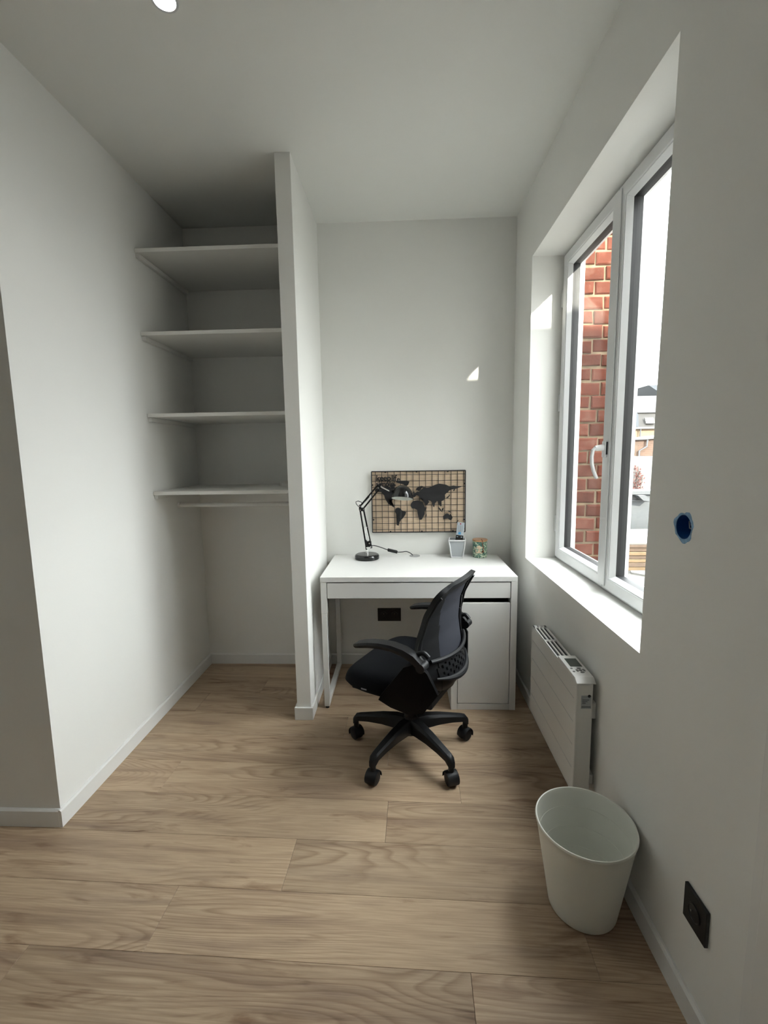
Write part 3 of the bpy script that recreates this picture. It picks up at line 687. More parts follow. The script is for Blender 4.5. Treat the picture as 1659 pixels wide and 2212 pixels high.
# louvred top: frame bars, two groups of three slots
gy0, gy1 = hy0+.20, hy1-.012
tp = MB(); zt0, zt1 = hz1-.0055, hz1
xs = [hx0+.0005, hx0+.006, hx0+.017, hx0+.023, hx0+.034, hx0+.040, hx0+.051, hx1-.0005]
for a, b in ((xs[0], xs[1]), (xs[2], xs[3]), (xs[4], xs[5]), (xs[6], xs[7])): tp.box(a, b, gy0, gy1, zt0, zt1)
for a, b in ((gy0, gy0+.004), ((gy0+gy1)/2-.006, (gy0+gy1)/2+.006), (gy1-.03, gy1)): tp.box(xs[0], xs[7], a, b, zt0, zt1)
Hh(tp, 'top_grille', M['heater'])
Hh(MB().box(hx0+.003, hx1-.003, gy0+.002, gy1-.02, hz1-.0060, hz1-.0052), 'vent_interior', M['dark'])
# raised control head, sloping down at the near end
ctl = MB().prism([(hy0-.002, hz1-.0055), (hy0+.197, hz1-.0055), (hy0+.197, hz1+.012), (hy0+.018, hz1+.012), (hy0-.002, hz1-.002)], 'x', hx0-.0005, hx1+.008)
cb = Hh(ctl, 'control_head', M['metalwhite'], bevel=.002)
Hh(MB().box(hx0+.014, hx1-.002, hy0+.100, hy0+.168, hz1+.0121, hz1+.0128), 'display', M['lcd'], cb)
for (dx, dy) in ((.012, .085), (.012, .060)):
    Hh(MB().lathe([(0, .0), (.0045, 0), (.0045, .0015), (0, .0018)], (hx0+dx, hy0+dy, hz1+.012), 14), 'button', M['greybtn'], cb)
pad = MB()
for k in range(4):
    a0 = k*math.pi/2+.35-.785; 
    ring = [(math.cos(a0+t*1.0)*.017, math.sin(a0+t*1.0)*.020) for t in (0, .33, .66, 1)]+[(math.cos(a0+t*1.0)*.009, math.sin(a0+t*1.0)*.011) for t in (1, .66, .33, 0)]
    pad.prism([(hx0+.040+x, hy0+.070+y) for x, y in ring], 'z', hz1+.012, hz1+.0135)
Hh(pad, 'arrow_pad', M['greybtn'], cb)
Hh(MB().lathe([(0, 0), (.006, 0), (.006, .0015), (0, .0018)], (hx0+.040, hy0+.070, hz1+.012), 14), 'button', M['greybtn'], cb)
stk = Hh(MB().box(hx0+.018, hx0+.054, hy0-.0007, hy0-.0001, hz1-.098, hz1-.048), 'sticker', M['sticker'], bd, label='grey rating sticker with a dark round mark')
Hh(MB().lathe([(0, 0), (.0055, 0), (.0055, .0004), (0, .0004)], (hx0+.046, hy0-.0007, hz1-.050), 16, Matrix.Rotation(math.pi/2, 3, 'X')), 'round_mark', M['dark'], stk)
lines = MB()
for k in range(3): lines.box(hx0+.022, hx0+.046-.006*k, hy0-.0011, hy0-.0007, hz1-.066-k*.006, hz1-.063-k*.006)
lines.box(hx0+.020, hx0+.052, hy0-.0011, hy0-.0007, hz1-.093, hz1-.089)
Hh(lines, 'fine_print', M['stickerink'], stk)
Hh(MB().box(hx1, XR-.0005, hy0+.02, hy0+.07, hz1-.15, hz1-.09), 'wall_bracket', M['metalwhite'], bevel=.004)
Hh(MB().box(hx1, XR-.0005, hy1-.10, hy1-.05, hz1-.15, hz1-.09), 'wall_bracket', M['metalwhite'], bevel=.004)
Hh(MB().box(hx1, XR-.0005, hy0+.02, hy0+.07, hz0+.02, hz0+.06), 'wall_bracket', M['metalwhite'], bevel=.004)
Hh(MB().box(hx1, XR-.0005, hy1-.10, hy1-.05, hz0+.02, hz0+.06), 'wall_bracket', M['metalwhite'], bevel=.004)

# ------------------------------------------------------------------ waste basket
wb = thing('waste_basket', (.992, -1.078, 0), 'round off-white plastic waste basket on the floor by the right wall', 'basket')
hb, rt_, rb_ = .283, .1435, .0995
prof = [(0, .0015), (rb_-.004, .0015), (rb_, .005)]
for k in range(1, 12): prof.append((rb_+(rt_-.003-rb_)*k/12, .005+(hb-.02)*k/12))
prof += [(rt_-.003, hb-.012), (rt_, hb-.009), (rt_+.0012, hb-.004), (rt_-.0005, hb), (rt_-.004, hb-.0005), (rt_-.0065, hb-.008)]
def rin(z): return rb_+(rt_-.003-rb_)*(z-.005)/(hb-.02)-.003
for k in range(11): prof.append((rin(hb-.02-(hb-.032)*k/10), hb-.02-(hb-.032)*k/10))
prof += [(rb_-.012, .006), (0, .006)]
MB().lathe(prof, (0, 0, 0), 72).build('bin_body', M['basket'], wb, smooth=True, ang=50)
for z in (.224, .160, .095): MB().tube([((rin(z)-.0002)*math.cos(2*math.pi*k/64), (rin(z)-.0002)*math.sin(2*math.pi*k/64), z) for k in range(64)], .0007, 5, closed=True).build('moulded_ring', M['basket'], wb, smooth=True)

# ------------------------------------------------------------------ desk
dk = thing('desk', (0, 0, 0), 'white desk with a wide drawer and a cabinet at its right end', 'desk')
MB().box(0, 1.05, 0, .548, .7225, .75).build('top', M['desk'], dk, bevel=.0015, label='white desk top with a cable grommet')
g_ = MB().lathe([(.034, .7501), (.034, .7525), (.028, .7528), (.027, .7512), (0, .7512), (0, .7505)], (.522, .505, 0), 32).build('cable_grommet', M['grommet'], dk, smooth=True)
# left loop frame: front leg, floor runner, rear leg
MB().box(.001, .034, .004, .030, .548, .7222).build('leg_bracket', M['metalwhite'], dk, bevel=.001)
MB().box(.002, .031, .004, .028, .012, .5475).build('leg', M['metalwhite'], dk, bevel=.0015)
MB().box(.002, .031, .500, .524, .012, .7222).build('leg', M['metalwhite'], dk, bevel=.0015)
MB().box(.002, .031, .0285, .4995, .012, .034).build('floor_runner', M['metalwhite'], dk, bevel=.0015)
for y in (.016, .512): MB().lathe([(0, 0), (.010, 0), (.010, .0118), (0, .0118)], (.0165, y, 0), 14).build('foot', M['dark'], dk)
MB().box(.003, .018, .031, .499, .60, .7222).build('side_apron', M['metalwhite'], dk)
MB().prism([(.031, .5995), (.12, .5995), (.031, .535)], 'x', .004, .016).build('gusset', M['metalwhite'], dk)
MB().box(.0185, .7355, .45, .466, .60, .7222).build('rear_apron', M['desk'], dk)
# drawer
dr = MB().box(.0378, 1.0135, .003, .020, .632, .7165).build('drawer', M['desk'], dk, bevel=.001, label='wide white drawer front')
MB().box(.05, .70, .0205, .42, .645, .7125).build('drawer_box', M['desk'], dr)
# cabinet
MB().box(.701, .7345, .0, .50, 0, .6315).build('cabinet_side', M['desk'], dk, bevel=.001)
MB().box(1.0165, 1.05, .0, .50, 0, .7222).build('cabinet_side', M['desk'], dk, bevel=.001)
MB().box(.7348, 1.0162, .002, .49, .0, .034).build('plinth', M['desk'], dk, bevel=.001)
MB().box(.7348, 1.0162, .470, .488, .0345, .6315).build('cabinet_back', M['desk'], dk)
MB().box(.7348, 1.0162, .07, .46, .595, .6315).build('slot_shade', M['dark'], dk)  # near-black block stands for the shade inside the slot over the door
MB().box(.7378, 1.0132, .002, .019, .0378, .6055).build('door', M['desk'], dk, bevel=.001, label='plain white cabinet door')

# ------------------------------------------------------------------ desk lamp
lp = thing('desk_lamp', (.221, .436, .7502), 'black swing-arm desk lamp with a dome shade on the desk', 'lamp'); lpo = Vector(lp.location)
def Lp(mb, name, m_, par=None, **k): mb.v = [tuple(Vector(p)-lpo) for p in mb.v]; return mb.build(name, m_, par or lp, **k)
Lp(MB().lathe([(0, .0002), (.074, .0002), (.0765, .003), (.0765, .020), (.073, .027), (.066, .031), (0, .033)], (.221, .436, .7502), 48), 'base', M['blackgloss'], smooth=True, ang=25)
Y0 = .436
Lp(MB().tube([(.222, Y0, .783), (.224, Y0, .822)], .0055, 12), 'stem', M['chrome'], smooth=True)
Lp(MB().lathe([(0, 0), (.011, 0), (.011, .004), (0, .004)], (.221, Y0, .783), 16), 'collar', M['chrome'])
def bar(mb, a, b, w_, t_):                            # flat bar in the lamp's plane
    a, b = Vector(a), Vector(b); d = (b-a).normalized(); n_ = Vector((d.z, 0, -d.x))
    q = [n_*w_/2+Vector((0, t_/2, 0)), -n_*w_/2+Vector((0, t_/2, 0)), -n_*w_/2-Vector((0, t_/2, 0)), n_*w_/2-Vector((0, t_/2, 0))]
    return mb.sweep([a, b], [q, q])
for (a, b, off) in (((.219, Y0, .813), (.184, Y0, 1.063), -.006), ((.249, Y0, .822), (.204, Y0, 1.063), .006)):
    Lp(bar(MB(), (a[0], Y0+off, a[2]), (b[0], Y0+off, b[2]), .0095, .006), 'lower_arm', M['blackgloss'], bevel=.001)
Lp(bar(bar(MB(), (.219, Y0, .810), (.215, Y0, .868), .012, .020), (.249, Y0, .818), (.240, Y0, .866), .012, .020), 'arm_bracket', M['blackplastic'], bevel=.001)
Lp(MB().box(.215, .250, Y0-.009, Y0+.009, .826, .862), 'clamp', M['blackgloss'], bevel=.003)
for x, z in ((.238, .850), (.246, .828), (.222, .822)): Lp(MB().tube([(x, Y0-.0145, z), (x, Y0+.0145, z)], .0045, 10), 'pin', M['chrome'], smooth=True)
for dx in (0, .008): Lp(MB().tube([(.212+dx, Y0-.004, .950), (.229+dx, Y0-.004, .868)], .0022, 8), 'spring', M['chrome'], smooth=True)
Lp(MB().tube([(.200, Y0, .952), (.226, Y0, .950)], .0022, 8), 'spring_bar', M['chrome'], smooth=True)
# elbow
Lp(MB().box(.178, .212, Y0-.011, Y0+.011, 1.052, 1.074), 'elbow', M['blackplastic'], bevel=.005)
for x, z in ((.184, 1.084), (.186, 1.060), (.207, 1.064)): Lp(MB().tube([(x, Y0-.0135, z), (x, Y0+.0135, z)], .0042, 10), 'pin', M['chrome'], smooth=True)
Lp(bar(MB(), (.184, Y0, 1.06), (.184, Y0, 1.092), .014, .016), 'elbow_plate', M['blackplastic'], bevel=.002)
for (a, b, off) in (((.186, Y0, 1.085), (.296, Y0, 1.212), -.006), ((.206, Y0, 1.070), (.302, Y0, 1.184), .006)):
    Lp(bar(MB(), (a[0], Y0+off, a[2]), (b[0], Y0+off, b[2]), .0095, .006), 'upper_arm', M['blackgloss'], bevel=.001)
Lp(MB().tube([(.196, Y0-.004, 1.090), (.243, Y0-.004, 1.142)], .0024, 8), 'spring', M['chrome'], smooth=True)
# head joint and shade
Lp(MB().box(.294, .320, Y0-.010, Y0+.010, 1.186, 1.222), 'head_bracket', M['blackplastic'], bevel=.004)
for x, z in ((.300, 1.222), (.318, 1.205), (.300, 1.196)): Lp(MB().tube([(x, Y0-.014, z), (x, Y0+.014, z)], .0052, 10), 'knob', M['chrome'], smooth=True)
Lp(MB().tube([(.316, Y0-.012, 1.203), (.345, Y0-.012, 1.188), (.368, Y0-.012, 1.176)], .0042, 10), 'head_arm', M['chrome'], smooth=True)
Lp(MB().tube([(.366, Y0-.012, 1.176), (.386, Y0-.004, 1.176), (.402, Y0, 1.180)], .008, 10), 'shade_neck', M['blackgloss'], smooth=True)
tilt = Matrix.Rotation(math.radians(-15), 3, 'X') @ Matrix.Rotation(math.radians(4), 3, 'Y')
sc_ = Vector((.446, Y0-.012, 1.138))
po_ = []; pi_ = []
for k in range(13):
    a = k/12*math.pi/2; po_.append((.0655*math.cos(a), .074*math.sin(a))); pi_.append((.0640*math.cos(a), .0725*math.sin(a)))
po_[-1] = (0, .074); pi_[-1] = (0, .0725)
shd = Lp(MB().lathe([(.0655, -.010)]+po_, sc_, 44, tilt), 'shade', M['blackgloss'], smooth=True, ang=60)
Lp(MB().lathe([(.0655, -.0101), (.0640, -.0101)]+pi_, sc_, 44, tilt), 'shade_lining', M['whitein'], shd, smooth=True, ang=60, label='white inside of the lamp shade')
Lp(MB().lathe([(0, 0), (.010, .002), (.014, .012), (.012, .022), (.008, .030), (0, .030)], sc_+Vector((0, 0, .012)), 20, tilt), 'bulb', M['whitein'], shd, smooth=True)
Lp(MB().tube([(.202, Y0, 1.090), (.192, Y0, 1.108), (.172, Y0, 1.116), (.158, Y0, 1.110), (.160, Y0, 1.098), (.174, Y0, 1.080)], .0022, 8), 'cord_loop', M['blackplastic'], smooth=True)
def bez(pts, n=10):                                   # smooth open path through points
    P = [Vector(p) for p in pts]; out = []
    for i in range(len(P)-1):
        p0, p1, p2, p3 = P[max(i-1, 0)], P[i], P[i+1], P[min(i+2, len(P)-1)]
        for k in range(n):
            t = k/n; out.append(.5*((2*p1)+(p2-p0)*t+(2*p0-5*p1+4*p2-p3)*t*t+(3*p1-p0-3*p2+p3)*t**3))
    return out+[P[-1]]
cd = Lp(MB().tube(bez([(.245, Y0, .832), (.268, .45, .831), (.31, .465, .815), (.352, .48, .796), (.408, .492, .780), (.440, .50, .778), (.470, .505, .779), (.495, .505, .768), (.510, .505, .7545)]), .0026, 8), 'cord', M['blackplastic'], smooth=True)
Lp(MB().box(-.029, .029, -.010, .010, -.0085, .0085), 'tmp', M['blackplastic']) if False else None
a_, b_ = Vector((.350, .479, .797)), Vector((.410, .492, .779)); d_ = (b_-a_).normalized(); n_ = Vector((-d_.z, 0, d_.x)).normalized(); s_ = d_.cross(n_)
q_ = [n_*.0085+s_*.012, -n_*.0085+s_*.012, -n_*.0085-s_*.012, n_*.0085-s_*.012]
Lp(MB().sweep([a_, b_], [q_, q_]), 'cord_switch', M['blackplastic'], cd, bevel=.003)

# ------------------------------------------------------------------ pencil cup, remote, candle jar
def taper(c, w0, w1, z0, z1, rot=0):
    def cor(w, z): return [(c[0]+(x*math.cos(rot)-y*math.sin(rot))*w, c[1]+(x*math.sin(rot)+y*math.cos(rot))*w, z) for x, y in ((-1,-1),(1,-1),(1,1),(-1,1))]
    return cor(w0, z0), cor(w1, z1)
cc = (.788, .474)
cup = thing('pencil_cup', (*cc, .7502), 'square white pencil cup with frosted sides holding a remote control', 'cup'); cpo = Vector(cup.location)
def Cp(mb, name, m_, par=None, **k): mb.v = [tuple(Vector(p)-cpo) for p in mb.v]; return mb.build(name, m_, par or cup, **k)
CR = math.radians(-7); z0c, z1c, w0c, w1c = .7502, .862, .0335, .050
B_, T_ = taper(cc, w0c, w1c, z0c, z1c, CR)
fr_ = MB()
def lerp(p, q, t): return Vector(p)+(Vector(q)-Vector(p))*t
for k in range(4):                                    # corner posts, rails
    l = (k+1)%4
    b0, b1, t0, t1 = B_[k], B_[l], T_[k], T_[l]
    for (p, q) in ((b0, t0),): fr_.tube([p, q], .0045, 8)
    fr_.tube([t0, t1], .005, 8); fr_.tube([lerp(b0, b0, 0)+Vector((0,0,.004)), Vector(b1)+Vector((0,0,.004))], .0042, 8)
Cp(fr_, 'frame', M['pvc'], smooth=True)
for k in range(4):
    l = (k+1)%4; c_ = Vector((cc[0], cc[1], 0))
    vo4 = [Vector(B_[k]), Vector(B_[l]), Vector(T_[l]), Vector(T_[k])]
    vi4 = [p+(Vector((c_.x, c_.y, p.z))-p)*.03 for p in vo4]
    mb = MB(); mb.add(vo4+vi4, [(0,1,2,3),(7,6,5,4),(0,4,5,1),(1,5,6,2),(2,6,7,3),(3,7,4,0)]); Cp(mb, 'side_panel', M['frost'])
b4 = [Vector(p)+Vector((0,0,.001)) for p in B_]; t4 = [p+Vector((0,0,.003)) for p in b4]
Cp(MB().add(b4+t4, [(3,2,1,0),(4,5,6,7)]+[(k,(k+1)%4,4+(k+1)%4,4+k) for k in range(4)]), 'bottom', M['pvc'])
rm = thing('remote_control', (.790, .474, .757), 'silver and black remote control standing in the pencil cup', 'remote control', rotz=math.radians(-8)); rm.rotation_euler = (math.radians(-5), math.radians(6), math.radians(-8))
MB().box(-.023, .023, -.006, .006, 0, .212).build('body', M['silver'], rm, bevel=.003)
MB().box(-.0232, .0232, -.0072, -.0062, .098, .131).build('black_field', M['dark'], rm)
MB().lathe([(0, 0), (.0045, 0), (.0045, .0015), (0, .0015)], (-.002, -.006, .203), 14, Matrix.Rotation(math.pi/2, 3, 'X')).build('power_button', M['redbtn'], rm)
MB().box(-.010, .006, -.0078, -.0061, .136, .151).build('blue_button', M['bluebtn'], rm, bevel=.001)
for r in range(6):
    for c in range(3): MB().box(-.016+c*.012, -.009+c*.012, -.0075, -.0061, .156+r*.0066, .1595+r*.0066).build('button', M['sticker'], rm)
for x in (-.013, .012): MB().box(x-.004, x+.004, -.0079, -.0073, .118, .123).build('button', M['silver'], rm)
for x in (-.012, -.003, .006, .015): MB().box(x-.003, x+.003, -.0073, -.0061, .083, .090).build('button', M['greybtn'], rm)
cj = thing('candle_jar', (.931, .476, .7502), 'green floral candle jar with a copper lid and hanging tag', 'candle jar')
MB().lathe([(0, 0), (.043, 0), (.0455, .003), (.0455, .098), (.043, .101), (0, .101)], (0, 0, 0), 44).build('jar', M['floral'], cj, smooth=True)
MB().lathe([(0, .1012), (.0455, .1012), (.0465, .104), (.0465, .111), (.0445, .1125), (0, .1125)], (0, 0, 0), 44).build('lid', M['tanlid'], cj, smooth=True)
fl_ = MB(); R_ = .0463
def cyl(a, z, r=R_): return (r*math.sin(a), -r*math.cos(a), z)
n = 22; ctr = (-.28, .052); v = [cyl(*ctr)]; 
for k in range(n):
    t = 2*math.pi*k/n; rr = 1+.18*math.sin(5*t); v.append(cyl(ctr[0]+.62*rr*math.cos(t), ctr[1]+.024*rr*math.sin(t)))
fl_.add(v, [(0, 1+k, 1+(k+1)%n) for k in range(n)]).build('flower_print', M['cream'], cj, smooth=True)
MB().tube(bez([(.004, -.020, .1135), (.005, -.040, .1135), (.006, -.0485, .108), (.009, -.0485, .085), (.013, -.0482, .062), (.011, -.0485, .046)]), .0022, 7).build('tag_cord', M['leather'], cj, smooth=True)
MB().lathe([(0, -.006), (.005, -.005), (.0065, 0), (.005, .005), (0, .006)], (.011, -.050, .042), 12).build('bead', M['leather'], cj, smooth=True)

# ------------------------------------------------------------------ world map wall panel
mx0, mx1, mz0, mz1, my = .252, .845, .9005, 1.2915, .537
mp_ = thing('world_map_panel', ((mx0+mx1)/2, my, mz0), 'wooden world map panel with black wire grid on the wall above the desk', 'wall decor'); mo = Vector(mp_.location)
def Mp(mb, name, m_, par=None, **k): mb.v = [tuple(Vector(p)-mo) for p in mb.v]; return mb.build(name, m_, par or mp_, **k)
Mp(MB().box(mx0+.003, mx1-.003, my, my+.007, mz0+.003, mz1-.003), 'board', M['mapwood'])
for x in (mx0+.08, mx1-.08): Mp(MB().box(x-.01, x+.01, my+.0072, YB-.0005, mz1-.06, mz1-.03), 'hanger', M['mapwood'])
fr2 = MB()
for (a, b) in (((mx0, mz0), (mx1, mz0)), ((mx1, mz0), (mx1, mz1)), ((mx1, mz1), (mx0, mz1)), ((mx0, mz1), (mx0, mz0))): fr2.tube([(a[0], my-.006, a[1]), (b[0], my-.006, b[1])], .0032, 8)
Mp(fr2, 'wire_frame', M['mapink'])
def MX(px, pz): 
    t = (pz-50)/870; xl_ = 285+15*t; xr_ = 1625-4*t; u = (px-xl_)/(xr_-xl_); zt = 62-22*u; zb = 925-13*u; v = (pz-zt)/(zb-zt)
    return mx0+(mx1-mx0)*u, mz1-(mz1-mz0)*v
for k in range(15):
    x = MX(340+k*90.2, 50)[0]
    Mp(MB().tube([(x, my-.006, mz0), (x, my-.006, mz1)], .0017, 6), 'wire', M['mapink'])
for k in range(10):
    z = mz1-(.022+k*.0388)
    Mp(MB().tube([(mx0, my-.0085, z), (mx1, my-.0085, z)], .0017, 6), 'wire', M['mapink'])
for (px, pz) in ((483, 68), (932, 62), (1375, 55), (300, 250), (315, 743), (1612, 225), (1606, 735), (560, 912), (1008, 907), (1450, 902)):
    x, z = MX(px, pz); Mp(MB().lathe([(0, 0), (.0048, 0), (.0048, .009), (.003, .011), (0, .011)], (x, my, z), 12, Matrix.Rotation(math.pi/2, 3, 'X')), 'stud', M['mapink'])
LAND = {
 'north_america': [(335,318),(372,285),(420,266),(470,268),(520,262),(560,285),(600,270),(640,300),(655,340),(640,385),(612,415),(592,428),(585,450),(560,445),(540,462),(545,495),(565,505),(575,525),(600,545),(618,562),(600,560),(570,535),(540,520),(520,500),(500,470),(478,430),(470,395),(462,368),(425,345),(385,345),(345,352)],
 'greenland': [(638,196),(690,186),(760,185),(830,197),(815,222),(810,245),(775,262),(740,235),(690,225),(650,215)],
 'arctic_islands': [(545,262),(580,240),(625,235),(640,252),(610,268),(570,275)],
 'south_america': [(638,575),(665,566),(695,574),(722,605),(782,630),(770,668),(738,715),(706,742),(690,770),(668,798),(672,826),(648,812),(650,765),(660,695),(640,655),(624,625),(628,595)],
 'africa': [(878,475),(925,464),(955,463),(1000,480),(1018,486),(1035,530),(1050,560),(1078,565),(1058,600),(1040,630),(1045,660),(1022,705),(1005,735),(970,740),(955,690),(945,640),(940,598),(900,578),(866,576),(846,545),(850,510)],
 'eurasia': [(868,395),(885,378),(915,358),(940,338),(975,342),(985,318),(1010,300),(1035,275),(1070,285),(1110,280),(1150,262),(1200,240),(1250,225),(1300,232),(1350,240),(1400,265),(1450,252),(1520,262),(1572,268),(1520,284),(1480,300),(1420,308),(1392,322),(1378,345),(1350,362),(1330,385),(1338,420),(1318,458),(1285,472),(1275,505),(1286,545),(1262,540),(1240,485),(1220,468),(1192,505),(1182,560),(1166,545),(1150,490),(1130,468),(1095,462),(1110,485),(1085,520),(1058,532),(1042,500),(1020,470),(1028,440),(985,428),(960,398),(930,388),(905,415),(880,420)],
 'scandinavia': [(918,318),(930,290),(962,266),(1005,258),(1040,272),(1000,290),(985,318),(960,330),(940,318)],
 'australia': [(1308,690),(1335,662),(1362,645),(1388,655),(1398,672),(1412,652),(1432,682),(1442,708),(1424,742),(1396,736),(1372,716),(1340,722),(1312,735)],
 'sumatra': [(1240,555),(1262,572),(1298,620),(1302,632),(1272,612),(1250,588)],
 'borneo': [(1284,592),(1300,572),(1316,566),(1312,596),(1296,612)],
 'new_guinea': [(1372,605),(1400,612),(1422,632),(1405,632),(1380,618)],
 'madagascar': [(1060,668),(1074,655),(1072,690),(1062,700),(1056,688)],
 'british_isles': [(884,345),(896,332),(904,368),(886,378)],
 'japan': [(1352,420),(1385,400),(1396,372),(1404,392),(1380,424),(1358,432)],
 'kamchatka': [(1450,318),(1470,296),(1476,308),(1458,336)],
 'new_zealand': [(1494,772),(1512,750),(1526,738),(1520,758),(1502,776)]}
for nm, pts in LAND.items():
    P = [MX(*p) for p in pts]
    bm = bmesh.new(); vs_ = [bm.verts.new((x-mo.x, -.0155, z-mo.z)) for x, z in P]
    f_ = bm.faces.new(vs_); bmesh.ops.triangulate(bm, faces=[f_])
    r_ = bmesh.ops.extrude_face_region(bm, geom=bm.faces[:]); bmesh.ops.translate(bm, verts=[g for g in r_['geom'] if isinstance(g, bmesh.types.BMVert)], vec=(0, .003, 0))
    bmesh.ops.recalc_face_normals(bm, faces=bm.faces)
    me = D.meshes.new(nm); bm.to_mesh(me); bm.free(); me.materials.append(M['mapink']); o = D.objects.new(nm, me); col.objects.link(o); o.parent = mp_
def text(body, px, pz, size, parent, y, name='lettering', off=.0010):
    cu = D.curves.new('t', 'FONT'); cu.body = body; cu.size = size; cu.extrude = .0012; cu.offset = off; cu.space_character = .93
    to = D.objects.new('t', cu); col.objects.link(to); bpy.context.view_layer.update()
    me = D.meshes.new_from_object(to.evaluated_get(bpy.context.evaluated_depsgraph_get())); D.objects.remove(to); D.curves.remove(cu)
    me.name = name; me.materials.clear(); me.materials.append(M['mapink'])
    o = D.objects.new(name, me); col.objects.link(o); x, z = MX(px, pz); o.rotation_euler = (math.pi/2, 0, 0); o.location = Vector((x, y, z))-mo; o.parent = parent
text('keep', 352, 188, .052, mp_, my-.013); text('lif', 572, 190, .052, mp_, my-.013); text('e', 648, 196, .044, mp_, my-.013); text('simple', 352, 268, .048, mp_, my-.013)

# ------------------------------------------------------------------ office chair (x forward, y to its left)
ch = thing('office_chair', (.475, -.345, 0), 'black mesh-back swivel office chair turned towards the left in front of the desk', 'chair', rotz=math.atan2(.458, -.889))
cang = math.atan2(.458, -.889)
def ip(tab, z):
    for (a, b), (c, d) in zip(tab, tab[1:]):
        if a <= z <= c: t = (z-a)/(c-a); return b+(d-b)*t
    return tab[0][1] if z < tab[0][0] else tab[-1][1]
def sm(tab):                                           # smooth table lookup
    def f(z):
        h = .012; return (ip(tab, z-h)+2*ip(tab, z)+ip(tab, z+h))/4
    return f
# five-star base
MB().lathe([(0, .088), (.030, .088), (.036, .098), (.041, .120), (.041, .155), (.032, .170), (.030, .178), (0, .178)], (0, 0, 0), 28).build('hub', M['blackplastic'], ch, smooth=True)
for k in range(5):
    a = math.radians(90+72*k)-cang; d = Vector((math.cos(a), math.sin(a), 0)); n_ = Vector((-d.y, d.x, 0)); Zv = Vector((0, 0, 1))
    secs = [(.020, .136, .029, .032), (.07, .142, .028, .029), (.14, .139, .024, .023), (.21, .129, .020, .0175), (.262, .119, .0175, .0155), (.282, .108, .0165, .020), (.294, .096, .011, .015)]
    pr = []; pa = []
    for r, z, w_, h_ in secs:
        pa.append(d*r+Zv*z); pr.append([n_*w_-Zv*h_, n_*w_+Zv*h_*.55, n_*w_*.6+Zv*h_, -n_*w_*.6+Zv*h_, -n_*w_+Zv*h_*.55, -n_*w_-Zv*h_])
    lg = MB().sweep(pa, pr).build('leg', M['blackplastic'], ch, smooth=True, ang=40)
    # castor: stem, hood, two wheels
    c = d*.282; sw = (math.radians(20), math.radians(-30), math.radians(10), math.radians(-15), math.radians(25))[k]+a
    f2 = Vector((math.cos(sw), math.sin(sw), 0)); s2 = Vector((-f2.y, f2.x, 0))
    cs_ = MB().tube([c+Vector((0, 0, .056)), c+Vector((0, 0, .112))], .0125, 12).build('castor', M['blackplastic'], ch, smooth=True)
    Rw = Matrix((s2.cross(Vector((0, 0, 1))), Vector((0, 0, 1)), s2)).transposed()
    # hood: half drum over the wheels
    hd = MB(); nseg = 14; vv = []; fc = []
    for i in range(nseg+1):
        t = math.radians(-25)+i/nseg*math.radians(215)
        for rr, ww in ((.0315, -.0255), (.0335, -.020), (.0335, .020), (.0315, .0255)):
            vv.append(c+Vector((0, 0, .0305))+f2*(rr*math.cos(t))+Vector((0, 0, 1))*(rr*math.sin(t))+s2*ww)
    for i in range(nseg):
        for j in range(3): fc.append((i*4+j, i*4+j+1, i*4+5+j, i*4+4+j))
    hd.add(vv, fc); hd.build('castor_hood', M['blackplastic'], cs_, smooth=True, ang=60)
    for sgn in (-1, 1):
        MB().lathe([(0, -.009), (.024, -.009), (.0295, -.006), (.0302, 0), (.0295, .006), (.024, .009), (0, .009)], c+Vector((0, 0, .0303))+s2*sgn*.0125, 24, Rw).build('wheel', M['blackplastic'], cs_, smooth=True, ang=40)
MB().lathe([(0, .179), (.030, .179), (.028, .21), (.027, .24), (.018, .242), (.018, .315), (0, .315)], (0, 0, 0), 24).build('gas_column', M['blackplastic'], ch, smooth=True)
MB().box(-.13, .11, -.09, .09, .316, .362).build('tilt_mechanism', M['blackplastic'], ch, bevel=.012, seg=3)
MB().tube([(.02, -.09, .340), (.02, -.20, .343), (.02, -.235, .335)], .006, 8).build('height_lever', M['blackplastic'], ch, smooth=True)
# seat cushion: rounded superellipse pad with a dished top and waterfall front
nu, nv = 40, 11; v = []; f = []
prof = [(.0, .366), (.80, .366), (.93, .372), (.985, .390), (1.0, .412), (.985, .436), (.93, .452), (.82, .462), (.6, .463), (.3, .459), (.0, .457)]
def seat_xy(t, s):
    c_, s__ = math.cos(t), math.sin(t); ex = 2/3.2
    x = math.copysign(abs(c_)**ex, c_)*.235; y = math.copysign(abs(s__)**ex, s__)*(.250-.012*(c_ < 0)*abs(c_))
    return .040+x*s, y*s
for s, z in prof:
    for k in range(nu):
        x, y = seat_xy(2*math.pi*k/nu, max(s, .001)); zz_ = z
        if z > .40 and x > .12: zz_ -= (x-.12)**2*2.2
        if z > .44: zz_ += (abs(y)/.25)**2*.010
        v.append((x, y, zz_))
for j in range(len(prof)-1):
    for k in range(nu): f.append((j*nu+k, j*nu+(k+1)%nu, (j+1)*nu+(k+1)%nu, (j+1)*nu+k))
MB().add(v, f).build('seat', M['fabric'], ch, smooth=True, subd=1)
MB().box(.085, .112, .2505, .2512, .398, .404).build('seat_label', M['seatlabel'], ch)
MB().prism([(-.17, -.19), (.20, -.19), (.23, -.12), (.23, .12), (.20, .19), (-.17, .19)], 'z', .352, .3655).build('seat_pan', M['blackplastic'], ch, bevel=.005)
